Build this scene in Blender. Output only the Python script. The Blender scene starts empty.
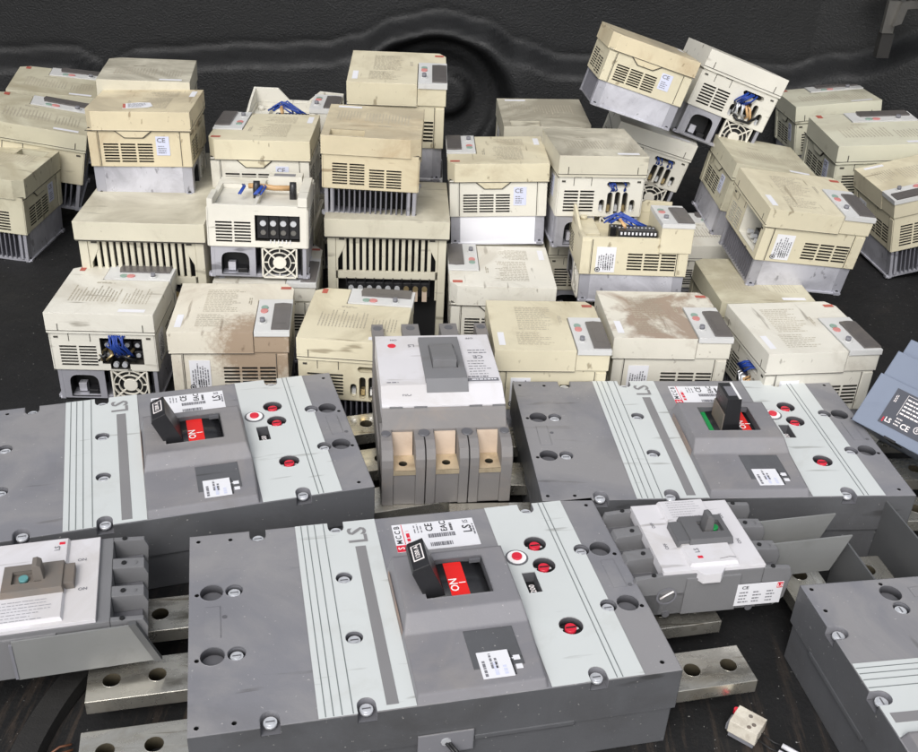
import bpy, bmesh, math, random
from mathutils import Matrix, Vector
from mathutils.geometry import delaunay_2d_cdt

C = bpy.context.scene.collection
RAD = math.radians
rng = random.Random(7)

# ------------------------------------------------------------------ camera
CAM_Z = 0.58754
PITCH, ROLL = 0.52951, 0.05374
fw = Vector((0, math.cos(PITCH), -math.sin(PITCH)))
rt = Vector((1, 0, 0))
up = rt.cross(fw)
r2 = math.cos(ROLL) * rt + math.sin(ROLL) * up
u2 = -math.sin(ROLL) * rt + math.cos(ROLL) * up
cam = bpy.data.cameras.new('camera')
cam.sensor_width = 36
cam.lens = 39.9135
cam.clip_start = 0.02
cam.clip_end = 100
camo = bpy.data.objects.new('camera', cam)
camo.matrix_world = Matrix(((r2.x, u2.x, -fw.x, 0), (r2.y, u2.y, -fw.y, 0), (r2.z, u2.z, -fw.z, CAM_Z), (0, 0, 0, 1)))
C.objects.link(camo)
bpy.context.scene.camera = camo

# ------------------------------------------------------------------ sky, sun, exposure (overcast)
SUN_EL, SUN_AZ = RAD(48), RAD(196)      # azimuth from +Y, clockwise: behind the viewer, a little left
w = bpy.data.worlds.new('World')
bpy.context.scene.world = w
w.use_nodes = True
nt = w.node_tree
sky = nt.nodes.new('ShaderNodeTexSky')
sky.sky_type = 'NISHITA'
sky.sun_disc = False
sky.sun_elevation = SUN_EL
sky.sun_rotation = SUN_AZ
sky.air_density = 1.0
sky.dust_density = 3.0
hs = nt.nodes.new('ShaderNodeHueSaturation')
hs.inputs['Saturation'].default_value = 0.25
bg = nt.nodes['Background']
bg.inputs['Strength'].default_value = 0.15
nt.links.new(sky.outputs[0], hs.inputs['Color'])
nt.links.new(hs.outputs[0], bg.inputs['Color'])
sun = bpy.data.lights.new('sun', 'SUN')
sun.energy = 1.0
sun.angle = RAD(30)
sun.color = (1, 0.97, 0.93)
suno = bpy.data.objects.new('sun', sun)
sd = Vector((math.sin(SUN_AZ) * math.cos(SUN_EL), math.cos(SUN_AZ) * math.cos(SUN_EL), math.sin(SUN_EL)))
suno.rotation_euler = sd.to_track_quat('Z', 'Y').to_euler()
C.objects.link(suno)
vs = bpy.context.scene.view_settings
vs.view_transform = 'Standard'
vs.look = 'None'
vs.gamma = 1
vs.exposure = 0.42

# ------------------------------------------------------------------ materials
def srgb(r, g, b):
    f = lambda c: c / 12.92 if c <= 0.04045 else ((c + 0.055) / 1.055) ** 2.4
    return (f(r / 255), f(g / 255), f(b / 255), 1)

MATS = {}
def mat(name, col, rough=0.5, metal=0.0, var=0.08, vscale=18.0, dirt=0.0, dirtcol=(0.10, 0.075, 0.05, 1), dscale=14.0,
        bump=0.0, bscale=600.0, bdist=.001, dust=0.0, dustcol=(0.30, 0.27, 0.23, 1), bevel=0.0, spec=0.5, speck=0.0, chips=0.0, scuff=0.0, dedge=0.0, splat=None, stretch=None, rvar=0.0, trans=0.0):
    m = bpy.data.materials.new(name)
    m.use_nodes = True
    t = m.node_tree
    N, L = t.nodes, t.links
    p = N['Principled BSDF']
    p.inputs['Metallic'].default_value = metal
    p.inputs['Specular IOR Level'].default_value = spec
    tc = N.new('ShaderNodeTexCoord')
    oi = N.new('ShaderNodeObjectInfo')
    ad = N.new('ShaderNodeVectorMath'); ad.operation = 'ADD'
    ml = N.new('ShaderNodeVectorMath'); ml.operation = 'SCALE'
    ml.inputs[0].default_value = (7.3, 3.1, 5.7)
    L.new(oi.outputs['Random'], ml.inputs['Scale'])
    src = tc.outputs['Object']
    if stretch:
        mp = N.new('ShaderNodeMapping'); mp.inputs['Scale'].default_value = stretch[0]
        mp.inputs['Rotation'].default_value = (0, 0, stretch[1])
        L.new(src, mp.inputs['Vector']); src = mp.outputs[0]
    L.new(src, ad.inputs[0]); L.new(ml.outputs[0], ad.inputs[1])
    def noise(scale, detail=5, rough_=0.6, dist=0.0):
        n = N.new('ShaderNodeTexNoise')
        n.inputs['Scale'].default_value = scale; n.inputs['Detail'].default_value = detail
        n.inputs['Roughness'].default_value = rough_; n.inputs['Distortion'].default_value = dist
        L.new(ad.outputs[0], n.inputs['Vector'])
        return n.outputs['Fac']
    def ramp(fac, a, b, va=0.0, vb=1.0):
        r = N.new('ShaderNodeMapRange'); r.inputs[1].default_value = a; r.inputs[2].default_value = b
        r.inputs[3].default_value = va; r.inputs[4].default_value = vb
        L.new(fac, r.inputs[0]); return r.outputs[0]
    def mix(fac, a, b):
        x = N.new('ShaderNodeMix'); x.data_type = 'RGBA'
        if hasattr(fac, 'node'): L.new(fac, x.inputs[0])
        else: x.inputs[0].default_value = fac
        for s, v in ((6, a), (7, b)):
            if hasattr(v, 'node'): L.new(v, x.inputs[s])
            else: x.inputs[s].default_value = v
        return x.outputs[2]
    c0 = tuple(v * (1 - var) for v in col[:3]) + (1,)
    c1 = tuple(min(1, v * (1 + var)) for v in col[:3]) + (1,)
    out = mix(ramp(noise(vscale), 0.3, 0.7), c0, c1)
    if dirt > 0:
        out = mix(ramp(noise(dscale, 8, 0.68, 0.6), 0.66 - 0.28 * dirt, 0.80, 0, min(1.0, 0.35 + dirt * 0.6)), out, dirtcol)
    if speck > 0:
        out = mix(ramp(noise(160, 3, 0.7), 0.72 - 0.14 * speck, 0.78 - 0.1 * speck, 0, 0.6), out, dirtcol)
    if splat:
        ds = N.new('ShaderNodeVectorMath'); ds.operation = 'DISTANCE'; ds.inputs[1].default_value = splat[0]; L.new(tc.outputs['Object'], ds.inputs[0])
        sm_ = N.new('ShaderNodeMath'); sm_.operation = 'MULTIPLY_ADD'; sm_.inputs[1].default_value = -.055; L.new(noise(150, 6, .75), sm_.inputs[0]); L.new(ds.outputs['Value'], sm_.inputs[2])
        out = mix(ramp(sm_.outputs[0], splat[1] - .034, splat[1] - .012, .85, 0), out, dirtcol)
    if scuff > 0:
        mp2 = N.new('ShaderNodeMapping'); mp2.inputs['Scale'].default_value = (14, 110, 60); mp2.inputs['Rotation'].default_value = (.4, .3, .7)
        L.new(ad.outputs[0], mp2.inputs['Vector'])
        n2 = N.new('ShaderNodeTexNoise'); n2.inputs['Scale'].default_value = 1.0; n2.inputs['Detail'].default_value = 3; L.new(mp2.outputs[0], n2.inputs['Vector'])
        out = mix(ramp(n2.outputs['Fac'], .68 - .06 * scuff, .74 - .06 * scuff, 0, .6), out, tuple(v * .55 for v in dirtcol[:3]) + (1,))
    if chips > 0:
        out = mix(ramp(noise(330, 2, .6), .74 - .05 * chips, .78 - .05 * chips, 0, .55), out, srgb(196, 194, 190))
    if dust > 0:
        sx = N.new('ShaderNodeSeparateXYZ'); L.new(tc.outputs['Normal'], sx.inputs[0])
        f = N.new('ShaderNodeMath'); f.operation = 'MULTIPLY'
        L.new(ramp(sx.outputs['Z'], 0.5, 0.95), f.inputs[0])
        L.new(ramp(noise(9, 7, 0.62, 1.2), dedge or 0.56 - 0.25 * dust, dedge + .09 if dedge else 0.66 - 0.1 * dust, 0.0, min(0.92, 0.3 + dust * 0.6)), f.inputs[1])
        out = mix(f.outputs[0], out, dustcol)
    L.new(out, p.inputs['Base Color'])
    if rvar > 0:
        L.new(ramp(noise(35, 6), 0.3, 0.7, max(0.02, rough - rvar), min(1, rough + rvar)), p.inputs['Roughness'])
    else:
        p.inputs['Roughness'].default_value = rough
    nrm = None
    if bevel > 0:
        bv = N.new('ShaderNodeBevel'); bv.samples = 4; bv.inputs['Radius'].default_value = bevel
        nrm = bv.outputs[0]
    if bump > 0:
        b = N.new('ShaderNodeBump'); b.inputs['Strength'].default_value = bump
        b.inputs['Distance'].default_value = bdist
        L.new(noise(bscale, 3), b.inputs['Height'])
        if nrm: L.new(nrm, b.inputs['Normal'])
        nrm = b.outputs[0]
    if nrm: L.new(nrm, p.inputs['Normal'])
    MATS[name] = m
    return m

BV = 0.0012
CREAM = srgb(222, 212, 184)
mat('cream', srgb(213, 208, 192), .52, bevel=BV, bump=.15, scuff=.5, speck=.12, var=.05, dirt=.35, dirtcol=srgb(138, 126, 106), dust=.25, dustcol=srgb(170, 161, 143))
mat('pale', srgb(217, 214, 203), .52, bevel=BV, bump=.15, scuff=.5, speck=.12, var=.05, dirt=.3, dirtcol=srgb(146, 135, 116), dust=.22, dustcol=srgb(180, 172, 155))
mat('yellow', srgb(211, 203, 177), .52, bevel=BV, bump=.15, scuff=.5, speck=.12, var=.06, dirt=.35, dirtcol=srgb(152, 132, 98), dust=.28, dustcol=srgb(174, 163, 136))
mat('amber', srgb(209, 197, 167), .52, bevel=BV, bump=.15, scuff=.5, speck=.12, var=.08, dirt=.55, dirtcol=srgb(158, 126, 86), dust=.7, dustcol=srgb(164, 153, 130))
mat('green_cream', srgb(210, 208, 188), .52, bevel=BV, bump=.15, scuff=.5, speck=.12, var=.05, dirt=.35, dirtcol=srgb(138, 128, 104), dust=.2, dustcol=srgb(174, 167, 146))
mat('cabinet_cream', srgb(205, 200, 181), .52, bevel=BV, bump=.15, scuff=.5, speck=.12, var=.05, dirt=.4, dirtcol=srgb(132, 122, 100), dust=.75, dustcol=srgb(160, 153, 134))
mat('dusty', srgb(203, 198, 180), .52, bevel=BV, bump=.15, scuff=.5, speck=.12, var=.06, dirt=.4, dirtcol=srgb(118, 108, 90), dust=.9, dustcol=srgb(138, 132, 116))
mat('brown_dust', srgb(213, 209, 196), .52, bevel=BV, bump=.15, scuff=.5, speck=.12, var=.05, dirt=.3, dirtcol=srgb(138, 120, 100), dust=1.0, dedge=.462, dustcol=srgb(152, 132, 115))
mat('grimy', srgb(216, 210, 194), .58, var=.06, dirt=.35, dirtcol=srgb(150, 126, 102), dscale=12, bevel=BV, bump=.2, dust=.3, dustcol=srgb(178, 166, 148), speck=.35, scuff=.4, splat=((.054, .028, .088), .036))
mat('olive', srgb(200, 195, 172), .52, bevel=BV, bump=.15, scuff=.5, speck=.12, var=.06, dirt=.45, dirtcol=srgb(128, 115, 88), dust=.6, dustcol=srgb(160, 150, 124))
mat('dark', (.012, .012, .013, 1), .6, var=.3)
mat('vent_dark', (.03, .027, .022, 1), .7, var=.3)
mat('seam_shade', (.06, .055, .045, 1), .7)  # dark strip colour painted for the shadow in lip, tab and panel gaps
mat('fan_beige', srgb(222, 218, 206), .5, var=.05, dirt=.3, dirtcol=srgb(150, 142, 126), bevel=.0005)
mat('alu', srgb(172, 172, 180), .42, metal=.35, var=.10, dirt=.45, dirtcol=srgb(98, 98, 104), dscale=20, bevel=.0008, rvar=.12, scuff=.5)
mat('alu_plate', srgb(204, 204, 212), .38, metal=.3, var=.12, dirt=.8, dirtcol=srgb(138, 137, 145), dscale=22, bevel=.0006, rvar=.14, scuff=.6)
mat('white_plate', srgb(238, 238, 244), .4, var=.03, dirt=.12, dirtcol=srgb(150, 150, 156))
mat('fin', srgb(122, 122, 130), .5, metal=.3, var=.15, dirt=.35, dirtcol=srgb(70, 68, 68))
mat('print', srgb(176, 168, 150), .7, var=.25)
mat('print_red', srgb(176, 92, 78), .6, var=.2)
mat('keypad_grey', srgb(206, 206, 204), .45, var=.05, dirt=.2, dirtcol=srgb(140, 132, 120), bevel=.0006)
mat('lcd', srgb(96, 92, 90), .22, var=.1, dirt=.35, dirtcol=srgb(124, 116, 106))
mat('red_button', srgb(200, 132, 128), .5, var=.05)
mat('green_button', srgb(136, 160, 148), .5, var=.05)
mat('blue_wire', srgb(32, 64, 146), .45, var=.35)
mat('dirty_white', srgb(216, 210, 196), .5, var=.05, dirt=.8, dirtcol=srgb(132, 116, 96), dscale=60, bevel=.0008)
mat('tan_wire', srgb(196, 158, 112), .5, var=.2)
mat('black_wire', (.015, .015, .016, 1), .45)
mat('brass', srgb(190, 170, 128), .38, metal=.7, var=.2, dirt=.3, dirtcol=srgb(90, 72, 48))
mat('chrome', srgb(222, 224, 228), .3, metal=.45, var=.1)
mat('tag_white', srgb(226, 226, 230), .5, var=.03, dirt=.15, dirtcol=srgb(184, 180, 174))
mat('tag_blue', srgb(206, 210, 230), .5, var=.05, dirt=.3, dirtcol=srgb(180, 186, 214))
mat('ink', (.035, .035, .04, 1), .6)
mat('ink_faint', srgb(164, 163, 168), .6, var=.2)
mat('ink_grey', srgb(120, 120, 126), .6)
GREY = srgb(127, 127, 133)
mat('breaker_grey', srgb(125, 125, 130), .46, var=.07, vscale=9, dirt=.45, dirtcol=srgb(104, 102, 102), dscale=7, bevel=.0015, bump=.12, dust=.6, dustcol=srgb(146, 144, 144), chips=.7, scuff=.35, rvar=.1)
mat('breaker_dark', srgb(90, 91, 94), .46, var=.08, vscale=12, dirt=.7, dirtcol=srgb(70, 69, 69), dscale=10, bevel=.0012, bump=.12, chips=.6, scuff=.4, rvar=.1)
mat('hood_grey', srgb(127, 126, 130), .44, var=.06, vscale=10, dirt=.5, dirtcol=srgb(110, 106, 104), dscale=9, bevel=.003, bump=.12, dust=.5, dustcol=srgb(146, 142, 140), chips=.6, rvar=.08)
mat('pit_grey', srgb(96, 96, 100), .55, var=.1)
mat('pale_green', srgb(201, 205, 204), .4, var=.03, vscale=8, dirt=.35, dirtcol=srgb(180, 181, 176), chips=.2, scuff=.25, bevel=.0005)
mat('stripe_grey', srgb(130, 129, 130), .5, var=.04)
mat('line_grey', srgb(118, 124, 124), .5)
mat('black_plastic', (.017, .017, .019, 1), .32, var=.3, dirt=.2, dirtcol=(.07, .065, .06, 1), bevel=.001, rvar=.1)
mat('red_plate', srgb(226, 34, 30), .4, var=.05)
mat('green_plate', srgb(20, 140, 70), .4, var=.05)
mat('white_ink', srgb(245, 238, 236), .5)
mat('dial_red', srgb(214, 38, 60), .4, var=.05)
mat('dial_white', srgb(240, 240, 240), .4)
mat('busbar', srgb(232, 228, 216), .26, metal=.9, var=.08, vscale=22, dirt=.45, dirtcol=srgb(176, 160, 128), dscale=18, bevel=.0008, rvar=.16, stretch=((1, 2.5, 1), .3), scuff=.5)
mat('bar_cut', srgb(120, 112, 94), .45, metal=.6, var=.25)
mat('copper', srgb(222, 202, 182), .42, metal=.25, var=.1, dirt=.4, dirtcol=srgb(176, 146, 118), rvar=.1)
mat('copper_pad', srgb(204, 188, 160), .4, metal=.45, var=.18, dirt=.6, dirtcol=srgb(132, 110, 84), dscale=40)
mat('copper_wire', srgb(112, 74, 54), .45, metal=.3)
mat('cover_white', srgb(212, 210, 213), .42, var=.03, dirt=.35, dirtcol=srgb(174, 167, 160), bevel=.001, dust=.3, dustcol=srgb(188, 183, 178), scuff=.3)
mat('frame_grey', srgb(98, 98, 100), .5, var=.06, dirt=.4, dirtcol=srgb(128, 120, 112), bevel=.001)
mat('small_grey', srgb(118, 118, 120), .55, var=.06, dirt=.35, dirtcol=srgb(98, 94, 90), dscale=16, bevel=.001, bump=.12)
mat('dusty_grey', srgb(122, 119, 118), .6, var=.08, dirt=.55, dirtcol=srgb(150, 136, 122), dscale=12, bevel=.001, bump=.15)
mat('handle_brown', srgb(112, 106, 100), .55, var=.08, dirt=.5, dirtcol=srgb(146, 122, 100), bevel=.0008)
mat('teal', srgb(92, 146, 148), .5)
mat('blue_grey', srgb(124, 133, 150), .45, var=.04, dirt=.25, dirtcol=srgb(106, 114, 130), bevel=.0015)
mat('sheet', srgb(128, 129, 128), .42, var=.07, dirt=.35, dirtcol=srgb(88, 86, 82), rvar=.1)
mat('sheet_dark', srgb(90, 91, 92), .45, var=.08, dirt=.4, dirtcol=srgb(58, 57, 56))
mat('rust', srgb(138, 126, 120), .7, var=.15, dirt=.7, dirtcol=srgb(170, 140, 118), dscale=30)
mat('rubber', (.022, .021, .020, 1), .65, var=.3, bump=.3)
mat('latch_metal', srgb(140, 138, 134), .35, metal=.8, var=.2, dirt=.5, dirtcol=srgb(60, 56, 50))
mat('sticker_dark', srgb(78, 80, 88), .45, var=.06)

def special_floor():
    m = mat('floor_mat', (.0105, .0105, .011, 1), .72, var=.3, chips=.35, vscale=14, dirt=.3, dirtcol=(.05, .04, .033, 1), dscale=5, bump=.6, bscale=260, rvar=.15, spec=.35)
    t = m.node_tree; N, L = t.nodes, t.links
    p = N['Principled BSDF']
    base = p.inputs['Base Color'].links[0].from_socket
    tc = N.new('ShaderNodeTexCoord')
    mp = N.new('ShaderNodeMapping'); mp.inputs['Rotation'].default_value = (0, 0, RAD(-22)); mp.inputs['Scale'].default_value = (60, 5, 1)
    L.new(tc.outputs['Object'], mp.inputs['Vector'])
    n = N.new('ShaderNodeTexNoise'); n.inputs['Scale'].default_value = 1.6; n.inputs['Detail'].default_value = 6; n.inputs['Roughness'].default_value = .7
    L.new(mp.outputs[0], n.inputs['Vector'])
    r = N.new('ShaderNodeMapRange'); r.inputs[1].default_value = .52; r.inputs[2].default_value = .75
    L.new(n.outputs['Fac'], r.inputs[0])
    # the scuffed strip is the tailgate end of the mat, where loads are dragged in
    sx = N.new('ShaderNodeSeparateXYZ'); L.new(tc.outputs['Object'], sx.inputs[0])
    n2 = N.new('ShaderNodeTexNoise'); n2.inputs['Scale'].default_value = 7; L.new(tc.outputs['Object'], n2.inputs['Vector'])
    ym = N.new('ShaderNodeMath'); ym.operation = 'MULTIPLY_ADD'; ym.inputs[1].default_value = .35
    L.new(n2.outputs['Fac'], ym.inputs[0]); L.new(sx.outputs['Y'], ym.inputs[2])
    r2_ = N.new('ShaderNodeMapRange'); r2_.inputs[1].default_value = .66; r2_.inputs[2].default_value = .86; r2_.inputs[3].default_value = 1; r2_.inputs[4].default_value = 0
    L.new(ym.outputs[0], r2_.inputs[0])
    mm = N.new('ShaderNodeMath'); mm.operation = 'MULTIPLY'; L.new(r.outputs[0], mm.inputs[0]); L.new(r2_.outputs[0], mm.inputs[1])
    x = N.new('ShaderNodeMix'); x.data_type = 'RGBA'
    L.new(mm.outputs[0], x.inputs[0]); L.new(base, x.inputs[6]); x.inputs[7].default_value = (.085, .062, .046, 1)
    L.new(x.outputs[2], p.inputs['Base Color'])
special_floor()
mat('liner', (.0125, .013, .0138, 1), .56, var=.3, vscale=5, bump=.8, bscale=310, bdist=.0017, rvar=.1, spec=.55)

# ------------------------------------------------------------------ mesh builder
_txt = {}
def glyphs(s):
    if s not in _txt:
        cu = bpy.data.curves.new('t', 'FONT'); cu.body = s; cu.size = 1; cu.align_x = 'CENTER'; cu.align_y = 'CENTER'
        cu.resolution_u = 2; cu.offset = .018
        o = bpy.data.objects.new('t', cu); C.objects.link(o)
        bpy.context.view_layer.update()
        me = bpy.data.meshes.new_from_object(o.evaluated_get(bpy.context.evaluated_depsgraph_get()))
        _txt[s] = ([v.co.copy() for v in me.vertices], [tuple(p.vertices) for p in me.polygons])
        bpy.data.objects.remove(o); bpy.data.meshes.remove(me); bpy.data.curves.remove(cu)
    return _txt[s]

def inside(pt, poly):
    x, y = pt; c = False; n = len(poly)
    for i in range(n):
        x1, y1 = poly[i]; x2, y2 = poly[(i + 1) % n]
        if (y1 > y) != (y2 > y) and x < (x2 - x1) * (y - y1) / (y2 - y1) + x1: c = not c
    return c

def circ(cx, cy, r, n=20, ry=None):
    return [(cx + r * math.cos(2 * math.pi * i / n), cy + (ry or r) * math.sin(2 * math.pi * i / n)) for i in range(n)]
def rect(x0, y0, x1, y1): return [(x0, y0), (x1, y0), (x1, y1), (x0, y1)]

def frame(o, u, v):
    u = Vector(u).normalized(); v = Vector(v).normalized(); n = u.cross(v)
    o = Vector(o)
    return Matrix(((u.x, v.x, n.x, o.x), (u.y, v.y, n.y, o.y), (u.z, v.z, n.z, o.z), (0, 0, 0, 1)))

def notched(x0, x1, h, notches, r, depth):
    """rectangle outline with U notches open to the long edges: notches = [(x, side)]"""
    P = [(x0, -h)]; N_ = []
    def U(cx, sd_, rev):
        a = [(cx - r, sd_ * h)] + [(cx + r * math.cos(RAD(180 + t)), sd_ * (h - depth) + sd_ * r * math.sin(RAD(180 + t)) ) for t in range(0, 181, 22)] + [(cx + r, sd_ * h)]
        a = [(q[0], q[1]) for q in a]
        return a[::-1] if rev else a
    for cx, sd_ in sorted(q for q in notches if q[1] < 0):
        u = U(cx, -1, False); P += u; N_.append(u)
    P += [(x1, -h), (x1, h)]
    for cx, sd_ in sorted((q for q in notches if q[1] > 0), reverse=True):
        u = U(cx, 1, True); P += u; N_.append(u)
    P.append((x0, h))
    return P, N_

class MB:
    def __init__(s): s.bm = bmesh.new(); s.ml = []
    def mi(s, name):
        if name not in s.ml: s.ml.append(name)
        return s.ml.index(name)
    def face(s, pts, m, M=None):
        vv = [s.bm.verts.new(M @ Vector(p) if M else Vector(p)) for p in pts]
        try:
            f = s.bm.faces.new(vv); f.material_index = s.mi(m); return f
        except ValueError: return None
    def box(s, x0, x1, y0, y1, z0, z1, m, M=None, taper=0.0):
        a = taper
        P = [(x0, y0, z0), (x1, y0, z0), (x1, y1, z0), (x0, y1, z0), (x0 + a, y0 + a, z1), (x1 - a, y0 + a, z1), (x1 - a, y1 - a, z1), (x0 + a, y1 - a, z1)]
        vv = [s.bm.verts.new(M @ Vector(p) if M else Vector(p)) for p in P]
        for q in ((3, 2, 1, 0), (4, 5, 6, 7), (0, 1, 5, 4), (1, 2, 6, 5), (2, 3, 7, 6), (3, 0, 4, 7)):
            f = s.bm.faces.new([vv[i] for i in q]); f.material_index = s.mi(m)
    def prism(s, poly, z0, z1, m, M=None, cap=True, mside=None):
        n = len(poly)
        a = [s.bm.verts.new(M @ Vector((x, y, z0)) if M else Vector((x, y, z0))) for x, y in poly]
        b = [s.bm.verts.new(M @ Vector((x, y, z1)) if M else Vector((x, y, z1))) for x, y in poly]
        for i in range(n):
            f = s.bm.faces.new([a[i], a[(i + 1) % n], b[(i + 1) % n], b[i]]); f.material_index = s.mi(mside or m)
            if n > 10: f.smooth = True
        if cap:
            f = s.bm.faces.new(b); f.material_index = s.mi(m)
            f = s.bm.faces.new(a[::-1]); f.material_index = s.mi(m)
    def cyl(s, c, r, z0, z1, m, M=None, n=16, mside=None):
        s.prism(circ(c[0], c[1], r, n), z0, z1, m, M, mside=mside)
    def ring(s, c, ro, ri, z0, z1, m, M=None, n=24):
        O, I = circ(c[0], c[1], ro, n), circ(c[0], c[1], ri, n)
        T = lambda p, z: s.bm.verts.new(M @ Vector((p[0], p[1], z)) if M else Vector((p[0], p[1], z)))
        for i in range(n):
            j = (i + 1) % n
            for q in (((O[i], z1), (O[j], z1), (I[j], z1), (I[i], z1)), ((O[i], z0), (O[j], z0), (O[j], z1), (O[i], z1)), ((I[j], z0), (I[i], z0), (I[i], z1), (I[j], z1))):
                f = s.bm.faces.new([T(p, z) for p, z in q]); f.material_index = s.mi(m)
    def panel(s, M, w, h, holes, m, depth=.008, mwall='vent_dark', mbot='vent_dark'):
        """rect 0..w x 0..h in frame M (normal out) with rectangular recesses"""
        us = sorted({0.0, w} | {round(v, 6) for q in holes for v in q[:2]})
        vs_ = sorted({0.0, h} | {round(v, 6) for q in holes for v in q[2:]})
        nu, nv = len(us) - 1, len(vs_) - 1
        H = [[any(q[0] - 1e-6 < (us[i] + us[i + 1]) / 2 < q[1] + 1e-6 and q[2] - 1e-6 < (vs_[j] + vs_[j + 1]) / 2 < q[3] + 1e-6 for q in holes) for j in range(nv)] for i in range(nu)]
        for i in range(nu):
            for j in range(nv):
                a, b, c, d = us[i], us[i + 1], vs_[j], vs_[j + 1]
                if not H[i][j]:
                    s.face([(a, c, 0), (b, c, 0), (b, d, 0), (a, d, 0)], m, M)
                else:
                    s.face([(a, c, -depth), (b, c, -depth), (b, d, -depth), (a, d, -depth)], mbot, M)
                    for (di, dj, e) in ((-1, 0, ((a, d), (a, c))), (1, 0, ((b, c), (b, d))), (0, -1, ((a, c), (b, c))), (0, 1, ((b, d), (a, d)))):
                        i2, j2 = i + di, j + dj
                        if not (0 <= i2 < nu and 0 <= j2 < nv and H[i2][j2]):
                            (p, q) = e
                            s.face([(p[0], p[1], 0), (q[0], q[1], 0), (q[0], q[1], -depth), (p[0], p[1], -depth)][::-1], mwall, M)
    def plate(s, outline, holes, z, m, depth=.01, mwall=None, mbot=None, M=None):
        """flat polygon at z with polygonal recesses; hole = polygon or (polygon, depth, wall, bottom)"""
        hs_ = [(h if isinstance(h, tuple) else (h, depth, mwall or m, mbot or m)) for h in holes]
        vt, ed, off = [], [], 0
        for P in [outline] + [h[0] for h in hs_]:
            n = len(P); vt += [Vector(p) for p in P]; ed += [(off + i, off + (i + 1) % n) for i in range(n)]; off += n
        V, _, F = delaunay_2d_cdt(vt, ed, [], 0, 1e-7)[:3]
        T = lambda x, y, zz: s.bm.verts.new(M @ Vector((x, y, zz)) if M else Vector((x, y, zz)))
        bv = [T(v.x, v.y, z) for v in V]
        for f in F:
            cx = sum(V[i].x for i in f) / len(f); cy = sum(V[i].y for i in f) / len(f)
            if not inside((cx, cy), outline) or any(inside((cx, cy), h[0]) for h in hs_): continue
            a = sum(V[f[i]].x * V[f[(i + 1) % len(f)]].y - V[f[(i + 1) % len(f)]].x * V[f[i]].y for i in range(len(f)))
            ff = s.bm.faces.new([bv[i] for i in (f if a > 0 else f[::-1])]); ff.material_index = s.mi(m)
        for P, d, mw, mb_ in hs_:
            a = [T(x, y, z) for x, y in P]; b = [T(x, y, z - d) for x, y in P]; n = len(P)
            for i in range(n):
                f = s.bm.faces.new([a[(i + 1) % n], a[i], b[i], b[(i + 1) % n]]); f.material_index = s.mi(mw); f.smooth = n > 8
            if mb_:
                f = s.bm.faces.new(b); f.material_index = s.mi(mb_)
    def tube(s, pts, r, m, n=6, M=None):
        pts = [Vector(p) for p in pts]; prev = None; s_up = Vector((0.31, 0.17, 0.93))
        for i, p in enumerate(pts):
            t = (pts[min(i + 1, len(pts) - 1)] - pts[max(i - 1, 0)]).normalized()
            a = t.cross(s_up)
            if a.length < 1e-4: a = t.cross(Vector((1, 0, 0)))
            a.normalize(); b = t.cross(a)
            ringv = []
            for k in range(n):
                q = p + (a * math.cos(2 * math.pi * k / n) + b * math.sin(2 * math.pi * k / n)) * r
                ringv.append(s.bm.verts.new(M @ q if M else q))
            if prev:
                for k in range(n):
                    f = s.bm.faces.new([prev[k], prev[(k + 1) % n], ringv[(k + 1) % n], ringv[k]]); f.material_index = s.mi(m); f.smooth = True
            else:
                f = s.bm.faces.new(ringv[::-1]); f.material_index = s.mi(m)
            prev = ringv
        f = s.bm.faces.new(prev); f.material_index = s.mi(m)
    def text(s, t, size, x, y, z, m, M=None, rot=0.0, sx=1.0):
        V, F = glyphs(t); c, sn = math.cos(rot), math.sin(rot)
        vv = []
        for v in V:
            a, b = v.x * size * sx, v.y * size
            p = Vector((x + a * c - b * sn, y + a * sn + b * c, z)); vv.append(s.bm.verts.new(M @ p if M else p))
        for f in F:
            try:
                q = s.bm.faces.new([vv[i] for i in f]); q.material_index = s.mi(m)
            except ValueError: pass
    def lines(s, x0, y0, x1, y1, rows, z, m, M=None, seed=1, fill=.55, horiz=True, words=7):
        """rows of printed dashes (text too small to read in the photo)"""
        r = random.Random(seed)
        A, B = (x1 - x0, y1 - y0) if horiz else (y1 - y0, x1 - x0)
        for k in range(rows):
            v = B * (k + .5) / rows; hh = B / rows * fill / 2; uu = 0.0; end = A * r.uniform(.6, 1)
            while uu < end:
                l = A / words * r.uniform(.3, 1.1); e = min(uu + l, end)
                q = [(uu, v - hh), (e, v - hh), (e, v + hh), (uu, v + hh)]
                if horiz: s.face([(x0 + a, y0 + b, z) for a, b in q], m, M)
                else: s.face([(x0 + b, y0 + a, z) for a, b in q][::-1], m, M)
                uu = e + A / words * r.uniform(.12, .3)
    def mesh(s, name):
        me = bpy.data.meshes.new(name); s.bm.to_mesh(me); s.bm.free()
        for n in s.ml: me.materials.append(MATS[n])
        return me
    def build(s, name, parent=None): return put(name, s.mesh(name), parent)

def put(name, me, parent=None, label=None):
    o = bpy.data.objects.new(name, me); C.objects.link(o)
    if parent: o.parent = parent
    if label: o['label'] = label
    return o
def thing(name, label, cat, M, group=None):
    o = bpy.data.objects.new(name, None); o.empty_display_size = .03; C.objects.link(o)
    o.matrix_world = M; o['label'] = label; o['category'] = cat
    if group: o['group'] = group
    return o
def tag(o, label, cat, group=None):
    o['label'] = label; o['category'] = cat
    if group: o['group'] = group
    return o
def pose(x, y, z, yaw=0, pt=0, rl=0):
    return Matrix.Translation((x, y, z)) @ Matrix.Rotation(yaw, 4, 'Z') @ Matrix.Rotation(pt, 4, 'X') @ Matrix.Rotation(rl, 4, 'Y')

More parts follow.
